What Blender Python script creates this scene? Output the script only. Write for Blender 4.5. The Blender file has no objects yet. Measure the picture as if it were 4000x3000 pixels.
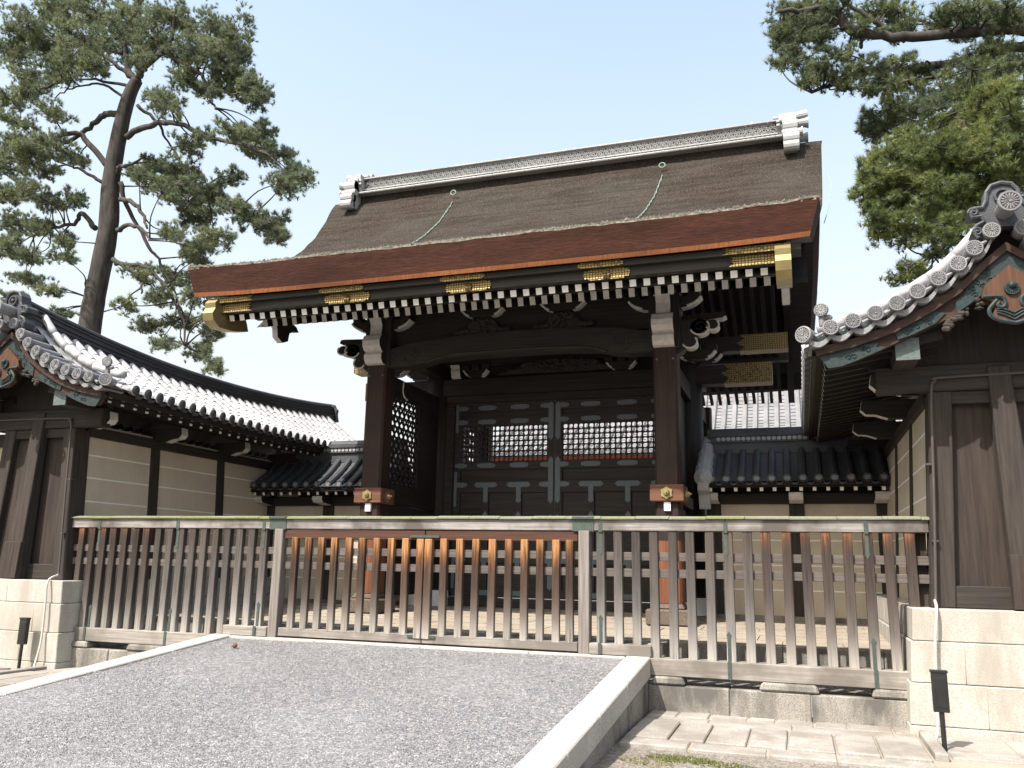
import bpy, math, random
from mathutils import Vector, Matrix
random.seed(7)
R = math.radians
scn = bpy.context.scene
col = scn.collection

# ------------------------------------------------------------ camera
F, YAW, PIT, ROL = 3279.0 / 4000, 0.32915, 0.21046, 0.0193
cam = bpy.data.cameras.new('camera'); cam_o = bpy.data.objects.new('camera', cam); col.objects.link(cam_o)
cam.sensor_width = 36; cam.lens = 36 * F; cam.clip_end = 3000; cam.clip_start = .05
fw = Vector((-math.sin(YAW) * math.cos(PIT), math.cos(YAW) * math.cos(PIT), math.sin(PIT)))
rt = Vector((math.cos(YAW), math.sin(YAW), 0)); up = rt.cross(fw)
r2 = rt * math.cos(ROL) + up * math.sin(ROL); u2 = -rt * math.sin(ROL) + up * math.cos(ROL)
m = Matrix((r2, u2, -fw)).transposed().to_4x4(); m.translation = Vector((0, 0, 1.6))
cam_o.matrix_world = m
scn.camera = cam_o

# ------------------------------------------------------------ light
SUN = Vector((.5, 1.0, -1.45)).normalized()
ELEV = math.asin(-SUN.z); AZ = math.atan2(-SUN.x, -SUN.y)
w = bpy.data.worlds.new('World'); scn.world = w; w.use_nodes = True
nt = w.node_tree; bg = nt.nodes['Background']
sk = nt.nodes.new('ShaderNodeTexSky'); sk.sky_type = 'NISHITA'; sk.sun_disc = False
sk.sun_elevation = ELEV; sk.sun_rotation = AZ
sk.air_density = 2.0; sk.dust_density = 5.0; sk.ozone_density = 2.0; sk.altitude = 50
hz = nt.nodes.new('ShaderNodeMix'); hz.data_type = 'RGBA'; hz.inputs[0].default_value = .5      # thin bright spring haze over the whole sky
hz.inputs[7].default_value = (3.15, 3.12, 3.3, 1)
tcw = nt.nodes.new('ShaderNodeTexCoord'); sxw = nt.nodes.new('ShaderNodeSeparateXYZ'); mrw = nt.nodes.new('ShaderNodeMapRange')   # haze thins with height
nt.links.new(tcw.outputs['Generated'], sxw.inputs[0]); nt.links.new(sxw.outputs[2], mrw.inputs[0]); nt.links.new(mrw.outputs[0], hz.inputs[0])
mrw.inputs[1].default_value = 0; mrw.inputs[2].default_value = .62; mrw.inputs[3].default_value = .85; mrw.inputs[4].default_value = .16
nt.links.new(sk.outputs[0], hz.inputs[6]); nt.links.new(hz.outputs[2], bg.inputs[0]); bg.inputs[1].default_value = .15
sl = bpy.data.lights.new('sun', 'SUN'); sl.energy = 4.2; sl.angle = R(.55); sl.color = (1, .95, .88)
so = bpy.data.objects.new('sun', sl); col.objects.link(so)
so.rotation_euler = SUN.to_track_quat('-Z', 'Y').to_euler(); so.location = (-10, -20, 30)
scn.view_settings.view_transform = 'Standard'; scn.view_settings.look = 'None'
scn.view_settings.gamma = 1; scn.view_settings.exposure = 1.1
scn.render.resolution_x = 1024; scn.render.resolution_y = 768

# ------------------------------------------------------------ helpers
class MB:
    def __init__(s): s.v = []; s.f = []; s.m = []
    def add(s, vs, fs, m=0):
        b = len(s.v); s.v += [tuple(v) for v in vs]
        for f in fs: s.f.append([b + i for i in f]); s.m.append(m)
        return s
    def box(s, x0, x1, y0, y1, z0, z1, m=0, tx=0, ty=0):
        vs = [(x0, y0, z0), (x1, y0, z0), (x1, y1, z0), (x0, y1, z0),
              (x0 + tx, y0 + ty, z1), (x1 - tx, y0 + ty, z1), (x1 - tx, y1 - ty, z1), (x0 + tx, y1 - ty, z1)]
        return s.add(vs, [(3, 2, 1, 0), (4, 5, 6, 7), (0, 1, 5, 4), (1, 2, 6, 5), (2, 3, 7, 6), (3, 0, 4, 7)], m)
    def beam(s, p, q, wd, ht, m=0, cap=None, upv=(0, 0, 1)):
        p, q = Vector(p), Vector(q); d = (q - p).normalized(); sd = d.cross(Vector(upv)).normalized(); u = sd.cross(d)
        vs = []
        for c in (p, q):
            for a, b in ((-1, -1), (1, -1), (1, 1), (-1, 1)): vs.append(c + sd * a * wd / 2 + u * b * ht / 2)
        s.add(vs, [(0, 4, 5, 1), (1, 5, 6, 2), (2, 6, 7, 3), (3, 7, 4, 0), (4, 7, 6, 5)], m)
        return s.add(vs[:4], [(0, 1, 2, 3)], m if cap is None else cap)
    def extr(s, poly, fn, t0, t1, m=0, side=None, front=None):
        n = len(poly); vs = [fn(a, b, t0) for a, b in poly] + [fn(a, b, t1) for a, b in poly]
        s.add(vs, [list(range(n)), list(range(2 * n - 1, n - 1, -1))], m if front is None else front)
        for i in range(n):
            j = (i + 1) % n
            s.add([vs[i], vs[j], vs[n + j], vs[n + i]], [(0, 1, 2, 3)], m if side is None else (side(i) if callable(side) else side))
        return s
    def tube(s, path, rad, n=8, m=0, caps=True, capm=None):
        P = [Vector(p) for p in path]
        if not isinstance(rad, (list, tuple)): rad = [rad] * len(P)
        b = len(s.v); prev = None
        for i, p in enumerate(P):
            d = (P[min(i + 1, len(P) - 1)] - P[max(i - 1, 0)])
            if d.length < 1e-9: d = Vector((0, 0, 1))
            d.normalize()
            if prev is None:
                a = Vector((0, 0, 1)) if abs(d.z) < .9 else Vector((1, 0, 0)); u = d.cross(a).normalized()
            else:
                u = prev - d * prev.dot(d); u.normalize()
            prev = u; w_ = d.cross(u)
            for k in range(n):
                t = 2 * math.pi * k / n
                s.v.append(tuple(p + (u * math.cos(t) + w_ * math.sin(t)) * rad[i]))
        for i in range(len(P) - 1):
            for k in range(n):
                k2 = (k + 1) % n
                s.f.append([b + i * n + k, b + i * n + k2, b + (i + 1) * n + k2, b + (i + 1) * n + k]); s.m.append(m)
        if caps:
            c = m if capm is None else capm
            s.f.append([b + k for k in range(n)][::-1]); s.m.append(c)
            e = b + (len(P) - 1) * n; s.f.append([e + k for k in range(n)]); s.m.append(c)
        return s
    def grid(s, fn, us, vs_, m=0):
        b = len(s.v); nu, nv = len(us), len(vs_)
        for u in us:
            for v in vs_: s.v.append(tuple(fn(u, v)))
        for i in range(nu - 1):
            for j in range(nv - 1):
                s.f.append([b + i * nv + j, b + (i + 1) * nv + j, b + (i + 1) * nv + j + 1, b + i * nv + j + 1]); s.m.append(m)
        return s
    def ball(s, c, r, m=0, nu=8, nv=6):
        c = Vector(c)
        if not isinstance(r, (tuple, list)): r = (r, r, r)
        return s.grid(lambda a, b: (c.x + r[0] * math.cos(a) * math.sin(b), c.y + r[1] * math.sin(a) * math.sin(b), c.z + r[2] * math.cos(b)),
                      [2 * math.pi * i / nu for i in range(nu + 1)], [math.pi * j / nv for j in range(nv + 1)], m)
    def build(s, name, mats, parent=None, bevel=0, smooth=False, local=False, loc=None, flip=True):
        me = bpy.data.meshes.new(name)
        o_ = Vector((0, 0, 0))
        if not local:
            p = parent
            while p is not None: o_ = o_ + p.location; p = p.parent
        vs = [(x - o_.x, y - o_.y, z - o_.z) for x, y, z in s.v]
        me.from_pydata(vs, [], s.f)
        if not isinstance(mats, (list, tuple)): mats = [mats]
        for mm in mats: me.materials.append(mm)
        for p_, k in zip(me.polygons, s.m):
            p_.material_index = k; p_.use_smooth = smooth
        if flip:
            import bmesh
            bm = bmesh.new(); bm.from_mesh(me); bmesh.ops.recalc_face_normals(bm, faces=bm.faces); bm.to_mesh(me); bm.free()
        ob = bpy.data.objects.new(name, me); col.objects.link(ob)
        if parent is not None: ob.parent = parent
        if loc is not None: ob.location = loc
        if bevel:
            md = ob.modifiers.new('bevel', 'BEVEL'); md.width = bevel; md.segments = 1; md.limit_method = 'ANGLE'
        return ob

def inst(src, parent, loc, rot=None, scale=None):
    o = src.copy(); col.objects.link(o); o.parent = parent; o.location = loc
    if rot is not None: o.rotation_euler = rot
    if scale is not None: o.scale = scale
    return o

def tag(o, label=None, cat=None, group=None, kind=None):
    if label: o['label'] = label
    if cat: o['category'] = cat
    if group: o['group'] = group
    if kind: o['kind'] = kind
    return o

def thing(name, label, cat, loc=(0, 0, 0), group=None):
    o = bpy.data.objects.new(name, None); col.objects.link(o); o.location = loc; o.empty_display_size = .2
    return tag(o, label, cat, group)

def lin(pts, x):
    if x <= pts[0][0]: return pts[0][1]
    for (a, b), (c, d) in zip(pts, pts[1:]):
        if x <= c: return b + (d - b) * (x - a) / (c - a)
    return pts[-1][1]

def smoothpath(pts, n=6):
    P = [Vector(p) for p in pts]; out = []
    for i in range(len(P) - 1):
        a = P[max(i - 1, 0)]; b = P[i]; c = P[i + 1]; d = P[min(i + 2, len(P) - 1)]
        for k in range(n):
            t = k / n
            out.append(.5 * ((2 * b) + (c - a) * t + (2 * a - 5 * b + 4 * c - d) * t * t + (3 * b - a - 3 * c + d) * t ** 3))
    out.append(P[-1]); return out

# ------------------------------------------------------------ materials
def newmat(name, rough=.8, spec=.3):
    m_ = bpy.data.materials.new(name); m_.use_nodes = True
    b = m_.node_tree.nodes['Principled BSDF']; b.inputs['Roughness'].default_value = rough
    b.inputs['Specular IOR Level'].default_value = spec
    return m_, m_.node_tree, b

def nd(t, typ, **k):
    n = t.nodes.new('ShaderNode' + typ)
    for a, v in k.items():
        if a.startswith('i_'):
            n.inputs[int(a[2:]) if a[2:].isdigit() else a[2:]].default_value = v
        else: setattr(n, a, v)
    return n

def coords(t, scale=(1, 1, 1), rnd=True):
    c = nd(t, 'TexCoord'); mp = nd(t, 'Mapping'); mp.inputs['Scale'].default_value = scale
    if rnd:
        oi = nd(t, 'ObjectInfo'); ad = nd(t, 'VectorMath', operation='MULTIPLY_ADD')
        ad.inputs[1].default_value = (37, 53, 71); cb = nd(t, 'CombineXYZ')
        for i in range(3): t.links.new(oi.outputs['Random'], cb.inputs[i])
        t.links.new(cb.outputs[0], ad.inputs[0]); t.links.new(c.outputs['Object'], ad.inputs[2])
        t.links.new(ad.outputs[0], mp.inputs[0])
    else: t.links.new(c.outputs['Object'], mp.inputs[0])
    return mp.outputs[0]

def noise(t, vec, scale, detail=4, rough=.6):
    n = nd(t, 'TexNoise'); n.inputs['Scale'].default_value = scale; n.inputs['Detail'].default_value = detail
    n.inputs['Roughness'].default_value = rough; t.links.new(vec, n.inputs['Vector']); return n.outputs['Fac']

def ramp(t, fac, stops):
    r = nd(t, 'ValToRGB'); e = r.color_ramp.elements
    while len(e) < len(stops): e.new(.5)
    for x, (p, c) in zip(e, stops):
        x.position = p; x.color = (*c, 1) if len(c) == 3 else c
    t.links.new(fac, r.inputs[0]); return r.outputs[0]

def mix(t, fac, a, b, typ='MIX'):
    n = nd(t, 'Mix', data_type='RGBA', blend_type=typ)
    if isinstance(fac, float): n.inputs[0].default_value = fac
    else: t.links.new(fac, n.inputs[0])
    for i, c in ((6, a), (7, b)):
        if isinstance(c, tuple): n.inputs[i].default_value = (*c, 1)
        else: t.links.new(c, n.inputs[i])
    return n.outputs[2]

def bump(t, b, h, strength=.4, dist=.02):
    n = nd(t, 'Bump'); n.inputs['Strength'].default_value = strength; n.inputs['Distance'].default_value = dist
    t.links.new(h, n.inputs['Height']); t.links.new(n.outputs[0], b.inputs['Normal'])

def wood(name, c0, c1, axis='z', rough=.75, patch=None, grain=30, spec=.25):
    m_, t, b = newmat(name, rough, spec)
    sc = {'x': (1.2, grain, grain), 'y': (grain, 1.2, grain), 'z': (grain, grain, 1.2)}[axis]
    g = noise(t, coords(t, sc), 1.0, 5, .65)
    c = ramp(t, g, [(.3, c0), (.7, c1)])
    if patch:
        p = noise(t, coords(t, (1.3, 1.3, 1.3)), 1.0, 4, .6)
        pr = ramp(t, p, [(.45, (0, 0, 0)), (.62, (1, 1, 1))])
        c = mix(t, pr, c, patch)
    t.links.new(c, b.inputs['Base Color']); bump(t, b, g, .35, .01)
    return m_

def stone(name, c0, c1, speck=.5, rough=.85, dirt=None, scale=1.0):
    m_, t, b = newmat(name, rough, .2)
    v = coords(t)
    n1 = noise(t, v, 1.3 * scale, 5, .6); n2 = noise(t, v, 70 * scale, 2, .5)
    c = ramp(t, n1, [(.3, c0), (.7, c1)])
    sp = ramp(t, n2, [(.35, (1 - speck,) * 3), (.6, (1, 1, 1))])
    c = mix(t, 1.0, c, sp, 'MULTIPLY')
    if dirt:
        d = ramp(t, noise(t, coords(t, (2.2, 2.2, .7)), 1.0, 5, .65), [(.45, (0, 0, 0)), (.62, (1, 1, 1))])
        c = mix(t, d, c, dirt)
    t.links.new(c, b.inputs['Base Color']); bump(t, b, n2, .35, .006)
    return m_

M = {}
M['dark_x'] = wood('dark_timber_x', (.014, .0115, .0095), (.034, .0275, .0225), 'x', .6)
M['dark_y'] = wood('dark_timber_y', (.011, .009, .0075), (.026, .0215, .0175), 'y', .6)
M['dark_z'] = wood('dark_timber_z', (.014, .0115, .0095), (.034, .0265, .022), 'z', .6)
M['door'] = wood('door_timber', (.02, .018, .0155), (.045, .04, .035), 'x', .6)
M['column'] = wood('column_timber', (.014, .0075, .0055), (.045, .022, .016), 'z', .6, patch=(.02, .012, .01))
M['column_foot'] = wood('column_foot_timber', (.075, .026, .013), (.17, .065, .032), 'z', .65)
M['tie'] = wood('tie_timber', (.07, .03, .018), (.16, .075, .045), 'x', .65)
M['brown_x'] = wood('brown_board', (.022, .012, .009), (.05, .027, .02), 'x', .7)
M['wall_timber'] = wood('wall_timber', (.021, .017, .015), (.05, .04, .034), 'z', .75)
M['wall_timber_x'] = wood('wall_timber_x', (.019, .0155, .0135), (.044, .036, .031), 'x', .75)
M['wall_timber_y'] = wood('wall_timber_y', (.02, .016, .014), (.048, .038, .032), 'y', .75)
M['panel'] = wood('panel_timber', (.018, .014, .012), (.048, .036, .03), 'z', .75)
M['orange_wood'] = wood('orange_wood', (.045, .02, .011), (.095, .043, .023), 'z', .6)
M['tile'] = stone('roof_tile', (.26, .262, .272), (.43, .43, .44), .2, .5)  # tile colour raised to the white of the sunlit slopes
M['tile'].node_tree.nodes['Principled BSDF'].inputs['Specular IOR Level'].default_value = .45
M['tile_dark'] = stone('roof_tile_dark', (.05, .054, .062), (.09, .094, .104), .3, .5)  # darker tile copy, shade of ridges and wing roofs put into its colour
M['tile_light'] = stone('roof_tile_light', (.27, .27, .275), (.4, .4, .395), .25, .5)
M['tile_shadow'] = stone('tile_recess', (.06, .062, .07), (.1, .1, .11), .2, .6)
M['tile_mid'] = stone('roof_tile_mid', (.15, .153, .16), (.25, .25, .255), .25, .5)
M['granite'] = stone('granite', (.4, .375, .34), (.5, .475, .44), .35, .85, dirt=(.36, .335, .3))
M['granite_wall'] = stone('granite_wall', (.36, .335, .295), (.46, .435, .39), .25, .85, dirt=(.29, .265, .23))
M['granite_grey'] = stone('granite_grey', (.22, .205, .18), (.36, .335, .295), .45, .9, dirt=(.1, .095, .085))
M['paving'] = stone('paving_stone', (.24, .222, .2), (.37, .347, .316), .3, .9, dirt=(.2, .18, .155))
M['terrace'] = stone('terrace_stone', (.26, .225, .18), (.36, .315, .255), .3, .9)
M['base_stone'] = stone('base_stone', (.09, .07, .055), (.16, .125, .1), .4, .9)

def plain(name, c, rough=.6, metal=0, spec=.4, var=.25, sc=8):
    m_, t, b = newmat(name, rough, spec); b.inputs['Metallic'].default_value = metal
    n = noise(t, coords(t), sc, 4, .6)
    cc = ramp(t, n, [(.3, tuple(x * (1 - var) for x in c)), (.7, tuple(min(1, x * (1 + var)) for x in c))])
    t.links.new(cc, b.inputs['Base Color']); return m_
M['white'] = plain('white_paint', (.78, .77, .74), .8, var=.08, sc=20)
M['shaded_white'] = plain('shaded_white_paint', (.5, .48, .45), .8, var=.15, sc=12)  # white paint greyed for the shade under the eaves
M['black'] = plain('black_lamp_metal', (.012, .011, .011), .5)
M['pipe'] = plain('grey_conduit', (.42, .4, .36), .5, var=.1)
M['pipe_dark'] = plain('dark_conduit', (.06, .05, .045), .5, var=.1)
M['copper'] = plain('green_copper', (.016, .028, .029), .65, spec=.3, var=.45, sc=35)
M['copper_pale'] = plain('pale_green_copper', (.085, .11, .106), .6, spec=.3, var=.3, sc=25)
M['strap'] = plain('dark_green_strap', (.045, .058, .05), .6, var=.3, sc=40)
M['fitting'] = plain('blue_grey_fitting', (.1, .125, .14), .55, spec=.5, var=.25, sc=60)
M['chain'] = plain('verdigris_chain', (.2, .29, .25), .6, var=.3, sc=40)
M['vermilion'] = plain('vermilion', (.42, .085, .04), .6, var=.15)
M['far_wall'] = plain('far_plaster', (.7, .68, .63), .8, var=.05)
M['cone'] = plain('cone_brown', (.1, .05, .03), .8)

def mk_gold():
    m_, t, b = newmat('gilt_metal', .5, .5); b.inputs['Metallic'].default_value = .75
    v = nd(t, 'TexVoronoi', feature='DISTANCE_TO_EDGE'); v.inputs['Scale'].default_value = 24; v.inputs['Randomness'].default_value = .25
    t.links.new(coords(t, (1, 1, 1.1), False), v.inputs['Vector'])
    c = ramp(t, v.outputs[0], [(.05, (.055, .038, .014)), (.22, (.27, .2, .08))])
    t.links.new(c, b.inputs['Base Color']); bump(t, b, v.outputs[0], .6, .02); return m_
M['gold'] = mk_gold()
M['gold_plain'] = plain('gilt_plain', (.3, .245, .115), .45, .75, .5, .15)

def mk_bark():
    m_, t, b = newmat('bark_thatch', .95, .1)
    v = coords(t, (1, 1, 1), False)
    n1 = noise(t, coords(t, (34, 20, 20), False), 1, 6, .8); n2 = noise(t, v, .7, 4, .6); n3 = noise(t, v, 65, 3, .7)
    c = ramp(t, n1, [(.33, (.013, .009, .0072)), (.5, (.039, .0295, .024)), (.74, (.09, .072, .06))])
    g = ramp(t, n2, [(.4, (0, 0, 0)), (.66, (.55, .55, .55))])
    c = mix(t, g, c, ramp(t, n3, [(.35, (.028, .025, .02)), (.65, (.095, .088, .074))]))
    sp = ramp(t, n3, [(.57, (0, 0, 0)), (.64, (1, 1, 1))])
    c = mix(t, sp, c, (.15, .132, .112))
    cr = noise(t, coords(t, (.8, 9, 9), False), 1, 3, .5); c = mix(t, 1.0, c, ramp(t, cr, [(.4, (.72, .72, .72)), (.55, (1, 1, 1))]), 'MULTIPLY')
    t.links.new(c, b.inputs['Base Color']); bump(t, b, n1, .9, .05); return m_
M['bark'] = mk_bark()

def mk_barkface(name, c0, c1, sc, vert=False):
    m_, t, b = newmat(name, .85, .15)
    n1 = noise(t, coords(t, sc, False), 1, 6, .7)
    n2 = noise(t, coords(t, (.5, .5, .5), False), 1, 4, .6)
    c = ramp(t, n1, [(.3, c0), (.72, c1)])
    n3 = noise(t, coords(t, (.5, .5, 4.0), False), 1, 5, .65)
    c = mix(t, ramp(t, n3, [(.42, (0, 0, 0)), (.68, (.8, .8, .8))]), c, tuple(x * .22 for x in c1))
    c = mix(t, ramp(t, n2, [(.45, (0, 0, 0)), (.7, (.6, .6, .6))]), c, tuple(x * .5 for x in c1))
    t.links.new(c, b.inputs['Base Color']); bump(t, b, n1, .5, .02); return m_
M['bark_face'] = mk_barkface('cut_bark_layers', (.022, .009, .006), (.072, .026, .0155), (7, 7, 38))
M['bark_lip'] = mk_barkface('bark_lower_lip', (.1, .032, .012), (.27, .1, .04), (60, 8, 6))
M['bark_side_shaded'] = mk_barkface('shaded_verge_layers', (.012, .007, .005), (.035, .018, .012), (7, 7, 38))  # bark colour darkened for the shade on the verge sides
M['lichen'] = plain('lichen_edge', (.2, .19, .16), .95, spec=.1, var=.55, sc=30)

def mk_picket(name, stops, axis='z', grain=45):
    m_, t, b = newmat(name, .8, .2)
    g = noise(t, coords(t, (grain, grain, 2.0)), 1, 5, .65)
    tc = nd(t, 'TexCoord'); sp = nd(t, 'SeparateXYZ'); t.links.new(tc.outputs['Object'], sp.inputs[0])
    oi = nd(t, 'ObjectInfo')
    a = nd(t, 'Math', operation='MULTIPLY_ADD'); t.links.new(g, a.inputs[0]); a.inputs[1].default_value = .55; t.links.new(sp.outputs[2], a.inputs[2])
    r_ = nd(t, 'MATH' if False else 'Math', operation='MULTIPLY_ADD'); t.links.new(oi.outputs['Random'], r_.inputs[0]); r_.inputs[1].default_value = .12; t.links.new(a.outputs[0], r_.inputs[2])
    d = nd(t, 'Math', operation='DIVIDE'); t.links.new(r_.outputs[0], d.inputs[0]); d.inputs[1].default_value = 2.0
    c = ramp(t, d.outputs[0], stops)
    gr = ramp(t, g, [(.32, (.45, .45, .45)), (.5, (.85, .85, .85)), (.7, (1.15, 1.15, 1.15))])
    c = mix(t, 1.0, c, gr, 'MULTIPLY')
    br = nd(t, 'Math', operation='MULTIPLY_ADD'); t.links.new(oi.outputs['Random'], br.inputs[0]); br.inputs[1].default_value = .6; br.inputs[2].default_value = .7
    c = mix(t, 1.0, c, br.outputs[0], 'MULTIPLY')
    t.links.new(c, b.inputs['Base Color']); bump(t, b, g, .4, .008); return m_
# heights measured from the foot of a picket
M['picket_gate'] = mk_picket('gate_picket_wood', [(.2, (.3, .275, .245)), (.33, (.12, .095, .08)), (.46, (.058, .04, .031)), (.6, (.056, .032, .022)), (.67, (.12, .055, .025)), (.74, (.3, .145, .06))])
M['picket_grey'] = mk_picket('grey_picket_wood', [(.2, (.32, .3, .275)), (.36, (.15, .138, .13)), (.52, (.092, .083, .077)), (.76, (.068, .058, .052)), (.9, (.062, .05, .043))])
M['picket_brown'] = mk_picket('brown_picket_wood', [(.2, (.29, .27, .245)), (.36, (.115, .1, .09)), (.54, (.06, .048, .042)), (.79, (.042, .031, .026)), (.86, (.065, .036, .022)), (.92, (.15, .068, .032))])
M['post_grey'] = wood('grey_post_wood', (.1, .086, .076), (.24, .215, .195), 'z', .8, grain=40)
M['rail_grey'] = wood('grey_rail_wood', (.12, .11, .103), (.3, .28, .262), 'x', .8, patch=(.082, .071, .064), grain=40)
M['rail_dark'] = wood('dark_rail_wood', (.06, .05, .044), (.13, .112, .1), 'x', .8, grain=40)
M['rail_brown'] = wood('brown_rail_wood', (.04, .018, .012), (.085, .04, .027), 'x', .8, grain=40)
M['sill'] = wood('sill_wood', (.15, .135, .118), (.31, .285, .255), 'x', .85, patch=(.14, .125, .11), grain=35)

def mk_moss():
    m_, t, b = newmat('mossy_cap_wood', .95, .1)
    n = noise(t, coords(t, (1.1, 5, 5), False), 1, 4, .6); n2 = noise(t, coords(t, (1, 1, 1), False), 45, 3, .6)
    c = mix(t, ramp(t, n, [(.42, (0, 0, 0)), (.6, (1, 1, 1))]), (.2, .2, .165), (.165, .185, .075))
    c = mix(t, 1.0, c, ramp(t, n2, [(.3, (.7, .7, .7)), (.6, (1, 1, 1))]), 'MULTIPLY')
    t.links.new(c, b.inputs['Base Color']); bump(t, b, n2, .5, .01); return m_
M['moss_cap'] = mk_moss()

def mk_plaster(name, c):
    m_, t, b = newmat(name, .9, .15); v = coords(t, (1, 1, 1), False)
    n = noise(t, v, .9, 4, .6); n2 = noise(t, v, 90, 2, .5)
    cc = ramp(t, n, [(.3, tuple(x * .84 for x in c)), (.7, tuple(x * 1.08 for x in c))])
    st = noise(t, coords(t, (2.5, 2.5, .35), False), 1, 5, .65); cc = mix(t, ramp(t, st, [(.5, (0, 0, 0)), (.72, (.5, .5, .5))]), cc, tuple(x * .72 for x in c))
    cc = mix(t, 1.0, cc, ramp(t, n2, [(.3, (.88, .88, .88)), (.6, (1, 1, 1))]), 'MULTIPLY')
    t.links.new(cc, b.inputs['Base Color']); bump(t, b, n2, .2, .004); return m_
M['plaster'] = mk_plaster('beige_plaster', (.52, .455, .355))
M['line'] = plain('white_line_paint', (.7, .7, .68), .8, var=.05)

def mk_gravel(name, stops, sc, tint):
    m_, t, b = newmat(name, .9, .2); v = coords(t, (1, 1, 1), False)
    vo = nd(t, 'TexVoronoi'); vo.inputs['Scale'].default_value = sc; t.links.new(v, vo.inputs['Vector'])
    vs = nd(t, 'TexVoronoi'); vs.inputs['Scale'].default_value = sc * .45; t.links.new(v, vs.inputs['Vector'])
    sp = nd(t, 'SeparateColor'); t.links.new(vo.outputs['Color'], sp.inputs[0])
    sp2 = nd(t, 'SeparateColor'); t.links.new(vs.outputs['Color'], sp2.inputs[0])
    av = nd(t, 'Math', operation='MULTIPLY_ADD'); t.links.new(sp2.outputs[0], av.inputs[0]); av.inputs[1].default_value = .4
    mm = nd(t, 'Math', operation='MULTIPLY'); t.links.new(sp.outputs[0], mm.inputs[0]); mm.inputs[1].default_value = .6
    t.links.new(mm.outputs[0], av.inputs[2])
    c = ramp(t, av.outputs[0], stops)
    n = noise(t, v, .55, 5, .6); c = mix(t, ramp(t, n, [(.4, (0, 0, 0)), (.65, (.16, .16, .16))]), c, tint)
    t.links.new(c, b.inputs['Base Color'])
    inv = nd(t, 'Math', operation='SUBTRACT'); inv.inputs[0].default_value = 1; t.links.new(vo.outputs['Distance'], inv.inputs[1])
    hh = nd(t, 'Math', operation='MULTIPLY_ADD'); t.links.new(sp.outputs[1], hh.inputs[0]); hh.inputs[1].default_value = .8; t.links.new(inv.outputs[0], hh.inputs[2])
    bump(t, b, hh.outputs[0], .75, .014); return m_
M['gravel'] = mk_gravel('grey_gravel', [(.12, (.1, .099, .103)), (.45, (.168, .166, .171)), (.7, (.222, .219, .223)), (.9, (.325, .318, .315))], 66, (.165, .155, .15))
M['earth'] = mk_gravel('sandy_earth', [(.12, (.11, .1, .085)), (.5, (.2, .178, .155)), (.9, (.31, .285, .25))], 70, (.15, .14, .1))
M['pebble'] = mk_gravel('pebble', [(.1, (.13, .129, .134)), (.4, (.2, .198, .204)), (.7, (.27, .266, .27)), (.93, (.42, .41, .405))], 50, (.2, .185, .18))
M['gravel_dark'] = mk_gravel('inner_gravel', [(.12, (.07, .066, .065)), (.5, (.13, .125, .125)), (.9, (.24, .23, .22))], 50, (.24, .22, .21))

def mk_leaf(name, d, l, y):
    m_ = bpy.data.materials.new(name); m_.use_nodes = True; t = m_.node_tree
    b = t.nodes['Principled BSDF']; b.inputs['Roughness'].default_value = .55; b.inputs['Specular IOR Level'].default_value = .3
    n = noise(t, coords(t, (1, 1, 1), False), 1.1, 3, .6); n2 = noise(t, coords(t, (1, 1, 1), False), 5, 3, .7)
    c = ramp(t, n2, [(.3, d), (.7, l)])
    c = mix(t, ramp(t, n, [(.45, (0, 0, 0)), (.68, (1, 1, 1))]), c, y)
    t.links.new(c, b.inputs['Base Color'])
    tr = nd(t, 'BsdfTranslucent'); t.links.new(c, tr.inputs[0]); mx = nd(t, 'MixShader'); mx.inputs[0].default_value = .42
    t.links.new(b.outputs[0], mx.inputs[1]); t.links.new(tr.outputs[0], mx.inputs[2])
    t.links.new(mx.outputs[0], t.nodes['Material Output'].inputs[0]); return m_
M['needle_a'] = mk_leaf('pine_needles_grey_green', (.08, .108, .07), (.165, .2, .118), (.22, .245, .118))
M['needle_b'] = mk_leaf('pine_needles_dark', (.055, .082, .047), (.122, .155, .078), (.185, .208, .082))
M['needle_c'] = mk_leaf('pine_needles_yellow_green', (.078, .112, .042), (.162, .2, .07), (.228, .25, .08))
M['trunk_bark'] = wood('pine_bark', (.02, .018, .0165), (.075, .067, .06), 'z', .95, grain=6)
M['grass'] = mk_leaf('moss_grass', (.09, .12, .03), (.17, .2, .05), (.2, .19, .06))

# ------------------------------------------------------------ ground, ramp, terrace
def struct(name, mb, mat, **k):
    o = mb.build(name, mat, **k); o['kind'] = 'structure'; return o
XC = -4.5
RL, RR = -7.3, -1.95            # gravel edges of the ramp
def rz(y): return max(0.0, .6 - .089 * (10 - y))
g = MB(); g.grid(lambda x, y: (x, y, 0), [-600, -60, -20, 0, 20, 60, 600], [-600, -60, -20, 0, 10.35, 10.4])
g.grid(lambda x, y: (x, y, 0), [-600, -60, -13.2], [10.4, 60, 600]); g.grid(lambda x, y: (x, y, 0), [4.2, 60, 600], [10.4, 60, 600])
struct('ground', g, M['earth'])
g = MB(); g.grid(lambda x, y: (x, y, .26), [-13.2, -11.4, -7.6, -1.7, 2.2, 4.2], [10.2, 10.95]); g.grid(lambda x, y: (x, y, .55), [-13.2, 4.2], [19.6, 600])
struct('inner_ground', g, M['gravel_dark'])
rs = random.Random(3)
g = MB(); ys = [3.26 + i * (9.86 - 3.26) / 60 for i in range(61)]; xs = [RL + i * (RR - RL) / 40 for i in range(41)]
g.grid(lambda x, y: (x, y, rz(y) - .03 + .008 * math.sin(x * 2.1 + y) * math.sin(y * 1.7) + .004 * rs.random()), xs, ys)
g.box(RL, RR, 10.05, 10.96, .3, .665)
struct('gravel_path', g, M['gravel'], smooth=True)
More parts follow.
